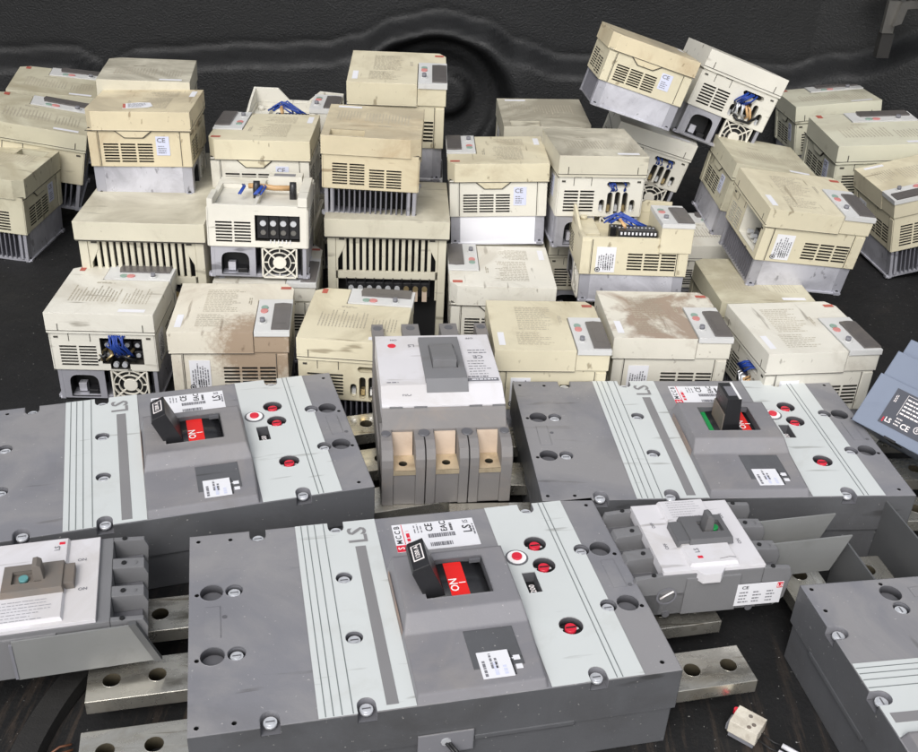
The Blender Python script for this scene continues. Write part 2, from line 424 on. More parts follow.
# ------------------------------------------------------------------ setting: cargo bed floor, moulded liner wall, unseen light-blocking canopy strip added over the far half
b = MB()
b.box(-2.2, 2.2, -.4, 2.4, -.05, 0, 'floor_mat')
o = b.build('floor'); o['kind'] = 'structure'

def groove(x):
    K = [(-2.2, .10), (-1.2, .115), (-.86, .152), (-.68, .165), (-.645, .150), (-.635, .115), (-.615, .115), (-.60, .155), (-.57, .168), (-.35, .188), (-.25, .196), (-.20, .21), (-.13, .243), (-.06, .258), (.01, .245), (.07, .215), (.14, .196), (.4, .20), (.52, .197), (.60, .225), (.75, .30), (2.2, .34)]
    for (a, za), (c, zc) in zip(K, K[1:]):
        if a <= x <= c:
            t = (x - a) / (c - a); t = t * t * (3 - 2 * t); return za + (zc - za) * t
    return .2
def sm(a, b_, x):
    t = max(0, min(1, (x - a) / (b_ - a))); return t * t * (3 - 2 * t)
WALL_Y = 1.86
def wall_pt(x, z):
    # x, z as seen on the plane y=1.75; pushed back along the sight line to the wall
    k = WALL_Y / 1.75
    g = groove(x); t = g - z
    p = .06 * sm(.0, .024, t) - .003 * math.exp(-(t / .006) ** 2)
    d = math.hypot(x + .065, (z - .105) * 1.03)
    m_ = sm(.012, .05, t) if z > .02 else 1.0
    p -= .085 * (1 - sm(.104, .134, d)) * m_
    p += .005 * math.exp(-((d - .148) / .014) ** 2) * m_
    p += .006 * math.exp(-((d - .092) / .006) ** 2)
    d2 = math.hypot(x + .055, (z - .118) * 1.25)
    p += .022 * (1 - sm(.040, .052, d2))
    y = WALL_Y - p
    if x > .56: y -= (x - .56) * .5
    return Vector((x * k, y, CAM_Z + (z - CAM_Z) * k))
b = MB()
xs = [-1.6 + i * .0075 for i in range(int(3.1 / .0075) + 1)]
zs = [-.06 + i * .0075 for i in range(int(.72 / .0075) + 1)]
G = [[b.bm.verts.new(wall_pt(x, z)) for z in zs] for x in xs]
for i in range(len(xs) - 1):
    for j in range(len(zs) - 1):
        f = b.bm.faces.new([G[i][j], G[i + 1][j], G[i + 1][j + 1], G[i][j + 1]]); f.smooth = True; f.material_index = b.mi('liner')
o = b.build('wall'); o['kind'] = 'structure'
b = MB()
b.box(-1.56, 1.24, 1.28, 1.62, .96, .98, 'liner')  # unseen canopy added to shade the back, span cut to shape bar reflections
o = b.build('canopy_light_blocker'); o['kind'] = 'structure'
b = MB()
b.box(1.25, 1.28, .7, 2.3, 0, .98, 'liner'); 
o = b.build('side_wall'); o['kind'] = 'structure'
b = MB()
b.box(-1.6, -1.57, .7, 2.3, 0, .98, 'liner')
o = b.build('side_wall'); o['kind'] = 'structure'

# ------------------------------------------------------------------ inverter drives (canonical frame: cover up +Z, cable end -Y, label side +X)
WX, LY, HZ = .055, .059, .108
_mesh = {}
def cached(key, name, fn):
    if key not in _mesh:
        mb = MB(); fn(mb); _mesh[key] = mb.mesh(name)
    return _mesh[key]

def vents(u0, v0, cols, rows, cw, pitch, gap, rh):
    return [(u0 + c * (cw + gap), u0 + c * (cw + gap) + cw, v0 + r * pitch, v0 + r * pitch + rh) for c in range(cols) for r in range(rows)]
CX_, CY_ = .0530, .0570            # half size of the case
def slotpill(u, v0, v1, w_=.0062):
    return [(u - w_ / 2, u + w_ / 2, v0 + .0014, v1 - .0014), (u - w_ / 2 + .0009, u + w_ / 2 - .0009, v0 + .0005, v1 - .0005), (u - w_ / 2 + .002, u + w_ / 2 - .002, v0, v1)]

def case_mesh(mb, tint, front, opened, keyless):
    z0, z1 = .038, (.086 if not opened else .088)
    h = z1 - z0; W2, L2 = 2 * CX_, 2 * CY_
    # label side +X: u along +Y
    mb.panel(frame((CX_, -CY_, z0), (0, 1, 0), (0, 0, 1)), L2, h, vents(.050, .0075, 3, 6, .0155, .0040, .0024, .0021), tint)
    # tab side -X: u along -Y
    mb.panel(frame((-CX_, CY_, z0), (0, -1, 0), (0, 0, 1)), L2, h, vents(.016, .006, 3, 7, .0165, .0036, .0026, .0019), tint)
    # top end +Y: u along -X
    mb.panel(frame((CX_, CY_, z0), (-1, 0, 0), (0, 0, 1)), W2, h, vents(.0105, .0065, 2, 8, .0165, .0037, .0026, .0019) + vents(.0515, .004, 2, 7, .0165, .0037, .0026, .0019), tint)
    # cable end -Y: u along +X
    hs_ = vents(.008, .006, 2, 7, .0175, .0037, .0024, .0019)
    M = frame((-CX_, -CY_, z0), (1, 0, 0), (0, 0, 1))
    if front == 'slots':
        H_ = [(rect(q[0], q[2], q[1], q[3]), .008, 'vent_dark', 'vent_dark') for q in hs_]
        def pill(u, v0, v1, r_):
            return [(u + r_ * math.cos(RAD(180 + 180 * i / 8)), v0 + r_ + r_ * math.sin(RAD(180 + 180 * i / 8))) for i in range(9)] + [(u + r_ * math.cos(RAD(180 * i / 8)), v1 - r_ + r_ * math.sin(RAD(180 * i / 8))) for i in range(9)]
        for k, (a, c) in enumerate(((.005, .020), (.003, .0285), (.002, .029), (.003, .0285), (.005, .020))):
            H_.append((pill(.056 + k * .0096, a, c, .0033), .011, tint, 'vent_dark'))
        H_.append(([(.0605, .037), (.0625, .0345), (.0875, .0345), (.0895, .037), (.0895, .0385), (.0875, .0405), (.0625, .0405), (.0605, .0385)], .012, tint, 'vent_dark'))
        mb.plate(rect(0, 0, W2, h), H_, 0, tint, M=M)
        for k in range(5):
            mb.box(.056 + k * .0096 - .002, .056 + k * .0096 + .002, .005, .012, -.0095, -.004, 'brass' if k % 2 else 'chrome', M)
    elif front == 'open':
        hs_ += [(.050, .093, .0085, .040), (.058, .078, .002, .0085)]
        mb.panel(M, W2, h, hs_, tint, .016, 'vent_dark', 'dark')
        for k in range(4):
            for r_ in range(2):
                x = .0545 + k * .0105; y = .0155 + r_ * .0125
                mb.box(x - .004, x + .004, y - .004, y + .004, -.015, -.008, 'black_plastic', M)
                mb.cyl((x, y), .0025, -.008, -.0066, 'chrome', M, 8)
        for k in range(2):
            mb.cyl((.063 + k * .009, .0062), .003, -.005, -.001, 'chrome', M, 10)
    elif front == 'terminal':
        hs_ += [(.050, .098, .008, .0385)]
        mb.panel(M, W2, h, hs_, tint, .014, 'vent_dark', 'dark')
        mb.box(.052, .097, .010, .0365, -.0135, -.003, 'black_plastic', M)
        for k in range(4):
            x = .0585 + k * .0108
            mb.cyl((x, .0285), .0034, -.003, -.0015, 'chrome', M, 10)
            mb.cyl((x, .0175), .0030, -.003, -.0018, 'latch_metal', M, 10)
            if k: mb.box(x - .006, x - .0048, .011, .036, -.003, .0008, 'black_plastic', M)
        for k in range(6):
            mb.box(.066 + k * .0042, .067 + k * .0042, .0055, .0095, -.001, .0006, 'tag_white', M)
    elif front == 'window':
        hs_ = vents(.006, .004, 2, 7, .0150, .0038, .0024, .0019) + [(.046, .098, .006, .044)]
        mb.panel(M, W2, h, hs_, tint, .03, 'pale', 'vent_dark')
        mb.box(.060, .085, .006, .020, -.028, -.012, 'black_plastic', M)
        for k in range(3): mb.cyl((.056 + k * .012, .012), .003, -.012, -.006, 'chrome', M, 8)
    else:
        mb.panel(M, W2, h, hs_, tint)
    # corner ribs of the case (the recessed posts beside the end panels)
    for sy in (-1, 1):
        mb.box(CX_ - .0005, CX_ + .0011, sy * CY_ - (.010 if sy > 0 else 0), sy * CY_ + (.010 if sy < 0 else 0), z0 + .0005, z1 - .004, tint)
        mb.box(-CX_ - .0011, -CX_ + .0005, sy * CY_ - (.010 if sy > 0 else 0), sy * CY_ + (.010 if sy < 0 else 0), z0 + .0005, z1 - .004, tint)
    for sx in (-1, 1):
        for yy in (-.0455, .0455):
            mb.box(sx * CX_ - .0002, sx * CX_ + .0002, yy - .0004, yy + .0004, z0 + .001, z1 - .003, 'seam_shade')
    mb.box(.022, .026, -CY_ - .0006, -CY_ + .001, z0 + .001, z0 + .0018, 'seam_shade')
    mb.face([(-CX_, -CY_, z0), (-CX_, CY_, z0), (CX_, CY_, z0), (CX_, -CY_, z0)], 'vent_dark')
    if not opened:
        mb.face([(-CX_, -CY_, z1), (CX_, -CY_, z1), (CX_, CY_, z1), (-CX_, CY_, z1)], 'vent_dark')
    else:
        mb.panel(frame((-CX_, -CY_, z1), (1, 0, 0), (0, 1, 0)), W2, L2, [(.004, W2 - .004, .004, L2 - .004)] if opened == 'tray' else [(.005, .048, .004, L2 - .030), (.052, W2 - .005, .006, L2 - .012)], tint, .022 if opened == 'tray' else .006, tint, tint)
        if opened == 'tray':
            # back wall (tab side) with a dip, stub at the cable end, inner step
            P = [(-CY_, z1), (CY_, z1), (CY_, z1 + .014), (CY_ - .030, z1 + .016), (.012, z1 + .003), (-.012, z1 + .003), (-.026, z1 + .018), (-CY_, z1 + .018)]
            mb.prism(P, -CX_, -CX_ + .003, tint, frame((0, 0, 0), (0, 1, 0), (0, 0, 1)))
            mb.prism([(-CX_, z1), (CX_ - .03, z1), (-.012, z1 + .010), (-CX_, z1 + .018)], CY_ - .003, CY_, tint, frame((0, 0, 0), (1, 0, 0), (0, 0, 1)))
            mb.box(-CX_ + .004, CX_ - .03, -CY_ + .004, -.034, z1 - .022, z1 - .006, tint)
            mb.box(-CX_ + .004, -CX_ + .02, -.034, .02, z1 - .022, z1 - .012, tint)
            mb.cyl((-.03, -.045), .004, z1 - .006, z1 - .001, tint, None, 12)
        else:
            mb.prism([(-CX_, z1), (CX_, z1), (CX_, z1 + .014), (.008, z1 + .014), (.004, z1 + .018), (-.034, z1 + .018), (-.040, z1 + .006), (-CX_, z1 + .004)][::-1], -CY_ * 1 , -CY_ + .003, tint, frame((0, 2 * CY_ - .001, 0), (1, 0, 0), (0, 0, 1)))
            mb.box(-CX_, -CX_ + .006, -CY_, -.020, z1, z1 + .006, tint)
            mb.box(CX_ - .010, CX_, -CY_, .03, z1 - .001, z1 + .010, tint)
            mb.box(.004, .042, .02, .042, z1 - .012, z1 + .012, tint)
            mb.box(.010, .034, .024, .034, z1 + .012, z1 + .0123, 'ink_grey')

KP = (-.016, .024)                 # inner corner of the keypad bay
def cover_mesh(mb, tint, bay, tab, seed):
    za, zb, zc = .084, .0985, HZ
    out = [(-WX, -LY), (WX, -LY), (WX, LY), (-WX + .012, LY), (-WX, LY - .008)]
    holes = []
    if bay == 'corner':
        out = [(-WX, -LY), (WX, -LY), (WX, KP[1]), (KP[0], KP[1]), (KP[0], LY), (-WX + .012, LY), (-WX, LY - .008)]
    elif bay == 'hole2':
        holes = [(rect(-.046, -.050, -.010, -.030), .014, tint, 'vent_dark')]
    elif bay == 'hole':
        holes = [(rect(.008, .034, .046, .056), .014, tint, 'vent_dark')]
    mb.plate(out, holes, zc, tint)
    n = len(out)
    for i in range(n):
        (x0, y0), (x1, y1) = out[i], out[(i + 1) % n]
        mb.face([(x0, y0, za), (x1, y1, za), (x1, y1, zc), (x0, y0, zc)], tint)
    mb.plate(out, [], za, tint)
    if bay == 'corner':           # housing under the keypad
        mb.box(KP[0] + .0005, WX - .0006, KP[1] + .0005, LY - .0005, .085, .1035, tint)
    # lip line, raised cap ledge, end notches, flap outline, as dark strips for gap shade
    mb.box(-WX - .0002, WX + .0002, -LY - .0002, -LY + .001, .0868, .0875, 'seam_shade')
    for x in (-.043, .043): mb.box(x - .0004, x + .0004, -LY - .0003, -LY + .002, .0875, .0955, 'seam_shade')
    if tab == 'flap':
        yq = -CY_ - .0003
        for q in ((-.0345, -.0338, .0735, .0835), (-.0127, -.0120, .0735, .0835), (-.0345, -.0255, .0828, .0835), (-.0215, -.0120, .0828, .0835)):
            mb.box(q[0], q[1], yq, -CY_ + .002, q[2], q[3], 'seam_shade')
        for x in (-.047, .047): mb.box(x - .0022, x + .0022, -CY_ - .0006, -CY_, .0775, .0795, 'seam_shade')
    # tab that hangs from the lip on the -X side
    P = [(.026, .0845), (.030, .0845), (.018, .0745), (-.006, .0745), (-.018, .0845)]
    Mt = frame((-CX_ - .0014, 0, 0), (0, 1, 0), (0, 0, 1))
    mb.prism([(.028, .0860), (.016, .0755), (-.004, .0755), (-.016, .0860)][::-1], -.0002, .0016, tint, Mt)
    mb.prism([(.030, .0860), (.0168, .0745), (-.0048, .0745), (-.018, .0860)][::-1], .0004, .0012, 'seam_shade', Mt)
    mb.box(-WX - .0002, -WX + .001, -LY, LY, .0838, .0846, 'seam_shade')
    mb.box(WX - .001, WX + .0002, -LY, LY if bay != 'corner' else KP[1], .0838, .0844, 'seam_shade')
    # printing
    r = random.Random(seed)
    z = zc + .00025
    mb.lines(-.040, -.030, .012, .010, 14, z, 'print', None, seed, .34, False, 9)
    mb.lines(.016, -.034, .044, .004, 8, z, 'print', None, seed + 1, .30, False, 8)
    mb.lines(-.020, .014, .000, .018, 2, z, 'print', None, seed + 2, .6, True, 2)
    mb.face([(.018, -.0535, z), (.045, -.0535, z), (.045, -.047, z), (.018, -.047, z)], 'tag_white')
    if bay == 'corner':
        mb.face([(-.047, .045, z), (-.041, .045, z), (-.041, .056, z), (-.047, .056, z)], 'print_red')
        mb.box(-.036, -.010, -.02, -.0197, zc, zc + .0001, tint)

def heatsink_mesh(mb, style, plate):
    x, y, h = .0515, .0555, .038
    # side plates with end brackets
    for sx in (-1, 1):
        mb.box(sx * x - (.002 if sx > 0 else 0), sx * x + (.002 if sx < 0 else 0), -y + .011, y - .011, .0, h, plate)
        for sy in (-1, 1):
            a, c = sorted((sy * y, sy * (y - .011)))
            mb.box(min(sx * x, sx * (x - .004)), max(sx * x, sx * (x - .004)), a, c, 0, h, 'alu')
            a, c = sorted((sy * (y - .002), sy * (y - .0085)))
            mb.box(min(sx * x, sx * (x + .0035)), max(sx * x, sx * (x + .0035)), a, c, .0, .004, 'alu')
            mb.cyl((sy * (y - .005), .002 + .002), .0018, sx * (x + .0), sx * (x + .001), 'dark', frame((0, 0, 0), (0, 1, 0), (0, 0, 1)), 8)
        mb.box(min(sx * x, sx * (x + .0015)), max(sx * x, sx * (x + .0015)), -y, y, 0, .0022, plate)
    mb.box(-x + .003, x - .003, -y + .002, y - .002, 0, .004, 'alu')
    mb.box(-x + .003, x - .003, -y + .02, y - .003, .034, h, 'dark')
    # fins at the top end +Y (and through the body)
    for k in range(15):
        X = -x + .010 + k * (2 * x - .020) / 14
        mb.box(X - .0008, X + .0008, (-y + .022 if style == 'fan' else -y + .001), y - .0005, .004, .0375, 'fin')
    for sx in (-1, 1):
        mb.box(sx * (x - .008) - .0015, sx * (x - .008) + .0015, y - .012, y, .004, .0375, 'alu')
    mb.box(-x + .01, x - .01, -y + .030, y - .020, .005, .034, 'dark')
    if style == 'fan':
        M = frame((-x + .004, -y, .0015), (1, 0, 0), (0, 0, 1))
        arch = [(.007, .002), (.037, .002)] + [(.022 + .015 * math.copysign(abs(math.cos(RAD(t))) ** .55, math.cos(RAD(t))), .018 + .0115 * math.sin(RAD(t)) ** .7) for t in range(0, 181, 15)]
        mb.plate(rect(0, 0, .044, .0365), [(arch, .018, 'dark', 'dark')], 0, 'alu', M=M)
        mb.box(.013, .021, .004, .014, -.016, -.008, 'alu_plate', M)
        mb.box(.024, .034, .002, .008, -.016, -.004, 'black_plastic', M)
        mb.box(x - .006, x - .0005, -y + .001, -y + .016, .004, h, 'dark')

def fan_mesh(mb):
    y = -.0558
    M = frame((.0225, y, .0195), (1, 0, 0), (0, 0, 1))
    R = .0185
    mb.face([(-R, -R, -.0032), (R, -R, -.0032), (R, R, -.0032), (-R, R, -.0032)], 'dark', M)
    for a in (0, 1, 2, 3):
        MM = M @ Matrix.Rotation(a * math.pi / 2, 4, 'Z')
        mb.box(-R - .0008, R + .0008, R - .0010, R + .0008, -.003, .0008, 'fan_beige', MM)
        MD = M @ Matrix.Rotation(a * math.pi / 2 + math.pi / 4, 4, 'Z')
        mb.box(.007, .0252, -.0008, .0008, -.002, .0004, 'fan_beige', MD)
        mb.box(.012, .0175, -.0005, .0005, -.002, .0002, 'fan_beige', MM)
    mb.ring((0, 0), .0180, .0169, -.002, .0006, 'fan_beige', M, 32)
    mb.ring((0, 0), .0126, .0117, -.002, .0005, 'fan_beige', M, 28)
    mb.cyl((0, 0), .0072, -.003, .0009, 'fan_beige', M, 24)

def keypad_mesh(mb):
    mb.box(KP[0] + .001, WX + .0006, KP[1] + .001, LY + .0006, .1035, HZ + .0012, 'keypad_grey')
    mb.box(.012, .028, .0435, .0438, HZ + .0012, HZ + .0014, 'print')
def screen_mesh(mb):
    P = [(-.002, .0415), (.052, .0415), (.052, .0590), (-.002, .0590), (-.0035, .050)]
    mb.prism(P, HZ + .0012, HZ + .0032, 'lcd')
    mb.box(.012, .042, .046, .055, HZ + .0032, HZ + .0034, 'lcd')
def button_mesh(mb, c):
    if c == 'g': mb.prism(circ(.0045, .032, .0042, 14, .0036), HZ + .0012, HZ + .0022, 'green_button')
    else: mb.prism(circ(.0120, .032, .0046, 14, .0038), HZ + .0012, HZ + .0022, 'red_button')
def knob_mesh(mb):
    mb.cyl((.036, .032), .0042, HZ + .0012, HZ + .0022, 'keypad_grey', None, 14)
    mb.cyl((.036, .032), .0026, HZ + .0022, HZ + .0060, 'ink_grey', None, 12)
def rating_mesh(mb, seed):
    M = frame((CX_ + .0002, -CY_ + .0165, .0415), (0, 1, 0), (0, 0, 1))
    mb.box(0, .0205, 0, .034, 0, .0003, 'tag_white', M)
    mb.lines(.0018, .006, .019, .032, 7, .0005, 'ink_grey', M, seed, .5, False, 6)
    mb.lines(.0075, .003, .0165, .013, 4, .0005, 'ink', M, seed + 3, .45, False, 4)
    mb.cyl((.0022, .0035), .0030, .0003, .0006, 'ink', M, 14)
    mb.ring((.0022, .0035), .0020, .0014, .0006, .0008, 'tag_white', M, 12)
def sticker_mesh(mb, seed):
    M = frame((-CX_ - .0002, -.018, .053), (0, -1, 0), (0, 0, 1))
    mb.box(0, .015, 0, .024, 0, .0003, 'tag_blue', M)
    mb.text('CE', .008, .006, .019, .0005, 'ink_grey', M)
    mb.lines(.002, .002, .013, .013, 4, .0005, 'ink_grey', M, seed, .4, True, 4)
def cable_mesh(mb, style, seed):
    r = random.Random(seed); y = -CY_
    if style == 'bundle':          # blue bundle hanging in the open terminal window
        for k in range(16):
            x0 = .012 + r.uniform(-.008, .009)
            p = [(x0, y + .012, .082), (x0 + r.uniform(-.003, .003), y - .001, .081), (x0 + r.uniform(-.004, .004), y - .003 - r.uniform(0, .003), .071), (x0 + .004 + r.uniform(-.006, .006), y - .002, .060), (x0 + .006 + r.uniform(-.006, .006), y + .006, .052)]
            mb.tube(p, .0009, 'blue_wire', 5)
        for k in range(7):
            x0 = r.uniform(-.006, .036)
            mb.tube([(x0, y + .010, .060), (x0 + r.uniform(-.006, .006), y + .001, .057), (x0 + r.uniform(-.01, .01), y + .001, .050)], .0019, r.choice(['black_plastic', 'tan_wire', 'brass']), 6)
    elif style == 'slots':
        for k in range(8):
            x0 = .022 + r.choice((-.008, .006)) + r.uniform(-.004, .004)
            mb.tube([(x0, y + .008, .076), (x0 + r.uniform(-.002, .002), y - .001, .0755), (x0 + r.uniform(-.003, .003), y - .0022, .070), (x0 + r.uniform(-.004, .004), y + .004, .064)], .0009, 'blue_wire', 5)
    elif style == 'mess':
        for k in range(9):
            x0 = .020 + r.uniform(-.006, .008)
            mb.tube([(x0, y + .008, .077), (x0 - .002, y - .003, .076), (x0 - .010 + r.uniform(-.004, .003), y - .006, .068), (x0 - .012 + r.uniform(-.004, .004), y + .002, .060)], .0011, 'blue_wire', 5)
        for k in range(9):
            x0 = .000 + r.uniform(-.010, .024)
            mb.tube([(x0, y + .006, .062), (x0 + r.uniform(-.004, .004), y - .004, .059), (x0 + r.uniform(-.006, .01), y - .003, .050), (x0 + r.uniform(-.002, .012), y + .004, .046)], .0016, r.choice(['black_wire', 'black_wire', 'tan_wire', 'chrome']), 6)
        mb.tube([(.008, y, .046), (.014, y - .004, .042), (.028, y - .004, .043), (.038, y, .052), (.038, y + .003, .060)], .0018, 'black_wire', 6)
    elif style == 'bar':
        for k in range(4):
            x0 = .020 + r.uniform(-.002, .002)
            mb.tube([(x0, y + .006, .0755), (x0, y - .002, .0765), (x0 + .003 * k, y - .003, .072), (x0 + .004 + .003 * k, y - .001, .066)], .0016, 'blue_wire', 5)
def strip_mesh(mb, kind):
    z = .074
    if kind == 'tray':             # control terminal strip of the opened tray
        mb.box(.004, .016, -.022, .024, .066, .088, 'black_plastic')
        mb.box(.026, .044, -.018, .023, .066, .0945, 'black_plastic')
        for k in range(10):
            mb.box(.0440, .0446, -.0160 + k * .004, -.0140 + k * .004, .089, .0925, 'tag_white')
            mb.cyl((.011, -.0195 + k * .0042), .0012, .088, .0888, 'chrome', None, 8)
            mb.cyl((.033, -.0155 + k * .004), .0012, .0945, .0952, 'chrome', None, 8)
        r = random.Random(3)
        for k in range(8):
            y0 = -.024 + r.uniform(-.006, .004); x0 = r.uniform(.0, .020)
            mb.tube([(x0, y0, .094), (x0 - .004 + r.uniform(-.006, .006), y0 + .012, .100 + r.uniform(0, .004)), (x0 + r.uniform(-.006, .010), y0 + .026, .097), (x0 + .006, y0 + .034 + r.uniform(-.006, .006), .091)], .0011, 'blue_wire', 5)
        for k in range(2):
            mb.tube([(.030 + k * .006, -.010, .096), (.018 + k * .006, -.013, .100), (.008 + k * .006, -.012, .096)], .0017, 'tan_wire', 6)
    else:
        for x in (-.006, .034):
            P = circ(0, 0, .0058, 16, .014)
            mb.prism(P, x - .0035, x + .0035, 'black_plastic', frame((0, -.006, .088), (0, 1, 0), (0, 0, 1)) @ Matrix.Rotation(.0, 4, 'Z'))
        mb.tube([(-.016, .006, .092), (-.006, .004, .093), (.012, .004, .091), (.030, .002, .092)], .0032, 'tan_wire', 8)
        r = random.Random(5)
        for k in range(6):
            x0 = r.choice((-.022, -.002, -.001)) + r.uniform(-.003, .003)
            mb.tube([(x0, .004, .094), (x0 + .003, -.010, .096), (x0 - .003 + r.uniform(-.003, .003), -.024, .091)], .0011, 'blue_wire', 5)

INV = 'beige inverter drives heaped in the cargo bed'
def inverter(key, label, rot, fit, tint='cream', front='slots', bay='corner', keypad=True, plate='alu_plate', hs='fan', wires=None, opened=None, tab='flap', base=None, sc=None, k=1.0):
    x, y, z, yaw, pt, rl, dx, dy, dz = fit
    if k != 1.0:                   # slide along the sight line
        x, y, z, dx, dy, dz = x * k, y * k, CAM_Z + (z - CAM_Z) * k, dx * k, dy * k, dz * k
    if z < .001: z, pt, rl = .0005, 0, 0
    if rot in (90, -90): cx, cy = dy, dx
    else: cx, cy = dx, dy
    S = Matrix.Diagonal((cx / (2 * WX), cy / (2 * LY), dz / HZ, 1))
    M = pose(x, y, z, yaw, pt, rl) @ Matrix.Rotation(RAD(rot), 4, 'Z') @ S
    t = thing('inverter_drive', label, 'inverter', M, INV)
    sd_ = sum(map(ord, key)) % 5
    case_tint = base or tint
    put('case', cached(('case', case_tint, front, opened), 'case', lambda mb: case_mesh(mb, case_tint, front, opened, False)), t)
    put('heatsink', cached(('hs', hs, plate), 'heatsink', lambda mb: heatsink_mesh(mb, hs, plate)), t)
    if hs == 'fan':
        put('fan', cached(('fan',), 'fan', fan_mesh), t)
    if not opened:
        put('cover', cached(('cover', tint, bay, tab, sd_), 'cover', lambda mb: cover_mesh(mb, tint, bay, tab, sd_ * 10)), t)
    else:
        put('terminal_strip', cached(('strip', opened), 'terminal_strip', lambda mb: strip_mesh(mb, opened)), t)
    if keypad and bay == 'corner':
        kp = put('keypad', cached(('kp',), 'keypad', keypad_mesh), t)
        put('screen', cached(('scr',), 'screen', screen_mesh), kp)
        put('start_button', cached(('bg',), 'start_button', lambda mb: button_mesh(mb, 'g')), kp)
        put('stop_button', cached(('br',), 'stop_button', lambda mb: button_mesh(mb, 'r')), kp)
        put('knob', cached(('kn',), 'knob', knob_mesh), kp)
        if opened:
            put('keypad_holder', cached(('kh', case_tint), 'keypad_holder', lambda mb: mb.box(KP[0] + .001, WX, KP[1] + .001, LY, .07, .1035, case_tint)), t)
    put('rating_label', cached(('rat', sd_), 'rating_label', lambda mb: rating_mesh(mb, sd_ * 7)), t)
    put('warning_sticker', cached(('stk', sd_), 'warning_sticker', lambda mb: sticker_mesh(mb, sd_ * 3)), t)
    if wires:
        put('wires', cached(('w', wires, sd_), 'wires', lambda mb: cable_mesh(mb, wires, sd_)), t)
    return t

FIT = {
'I1': (-.372, .9683, 0, .0612, 0, 0, .1097, .1148, .1038), 'I2': (-.2353, .9338, 0, .1116, 0, 0, .1184, .1116, .1085),
'I3': (-.1072, .9344, 0, -.0297, 0, 0, .1063, .1166, .1068), 'I4': (.0867, .9334, 0, .0861, 0, 0, .1157, .11, .1074),
'I5': (.2113, .9693, 0, .0801, 0, 0, .1228, .1091, .109), 'I6': (.3563, .9575, 0, .1778, 0, 0, .1209, .1124, .1093),
'I7': (.0402, 1.0729, 0, .0674, 0, 0, .1179, .1124, .1085), 'I8': (.3341, 1.0845, 0, .0979, 0, 0, .1088, .1178, .1027),
'L1': (-.6765, 1.6246, .0327, .2097, .0307, .1141, .1352, .1323, .11), 'L2': (-.6336, 1.4155, .0407, .2223, .0464, .2009, .1341, .1234, .1158),
'L3': (-.6389, 1.304, .0037, -.0515, .023, .0677, .1179, .1184, .1178),
'T1': (-.3774, 1.1627, .1546, .0982, -.0347, -.0122, .1165, .1092, .0971), 'T1b': (-.4078, 1.2696, .1524, .1764, -.0186, .0275, .1079, .118, .1073),
'T2': (-.2291, 1.0674, .1015, .0845, -.0811, .0125, .1094, .1167, .1007), 'T2b': (-.2456, 1.1957, .1105, .036, -.0061, -.0176, .1186, .1097, .1081),
'T3': (-.1115, 1.1317, .1581, .0263, .0368, .0154, .1091, .1079, .0939), 'T4': (-.0967, 1.2994, .1493, .0505, .0641, -.0022, .1204, .1269, .125),
'C1': (.035, 1.2059, .1006, .0554, -.013, -.0444, .1197, .1091, .1017), 'C2': (.0951, 1.3721, .099, .0892, .059, -.0175, .1155, .1107, .1075),
'C3': (.1456, 1.1926, .1088, .1347, -.0271, .0039, .1049, .1181, .1134), 'C4': (.186, 1.1014, .0787, .053, -.062, -.0014, .1248, .1068, .0944),
'C5': (.2228, 1.3954, .0928, -.0317, .0301, .2563, .1097, .118, .1079), 'R1': (.2125, 1.4465, .194, .0543, -.0705, .2825, .1253, .1105, .0977),
'R2': (.303, 1.342, .1915, .0789, -.0903, .3249, .1095, .118, .1083), 'R3': (.5885, 1.665, .0548, -.0058, -.065, -.1373, .1323, .1299, .12),
'R4': (.5857, 1.4677, .0622, .0775, .0422, -.0648, .1508, .1316, .1199), 'R5': (.6594, 1.4305, .0056, .1853, .054, -.2174, .1174, .1186, .1262),
'R6': (.3668, 1.3019, .0853, .0618, .0261, .1555, .11, .1172, .1006), 'R7': (.3738, 1.1277, .1009, .1181, .0844, .1, .1243, .1103, .0986),
}
def inv(key, label, rot, **kw): return inverter(key, label, rot, FIT[key], **kw)
# front row on the floor
inv('I1', 'cream inverter with a blue wire bundle spilling from its open terminal window, at far left', 0, tint='pale', front='open', wires='bundle')
inv('I2', 'cream inverter with brown grime sprayed beside its keypad, next to the blue wire bundle one', -90, tint='grimy', wires='mess')
inv('I3', 'yellowed inverter with slotted cable end, keypad at the back, left of the white three-pole breaker', 0, tint='yellow', hs='fins')
inv('I4', 'yellowed inverter with a scratched top, right behind the white three-pole breaker', -90, tint='yellow', base='yellow')
inv('I5', 'inverter whose white top is smeared with patches of brown dust, behind the right breaker', -90, tint='brown_dust')
inv('I6', 'cream inverter with blue wires leaving its finned left end, nearest to the bluish breaker', -90, tint='pale', hs='fins', wires='mess')
inv('I7', 'pale inverter half hidden behind the scratched yellowed one, under the white-plated inverter', 90, tint='pale', wires='mess')
inv('I8', 'flat dusty inverter lying under the big tilted inverter with the open end window', 0, tint='olive', bay=None)
# left pile
inv('L1', 'olive cream inverter at the back of the left heap, against the liner wall', 0, tint='olive', front='plain', hs='fins')
inv('L2', 'olive cream inverter leaning in the middle of the left heap, keypad at the back', 0, tint='olive', base='yellow', front='plain', hs='fins')
inv('L3', 'olive inverter with an empty keypad hole, frontmost of the left heap', 180, tint='olive', bay='hole2', hs='fins')
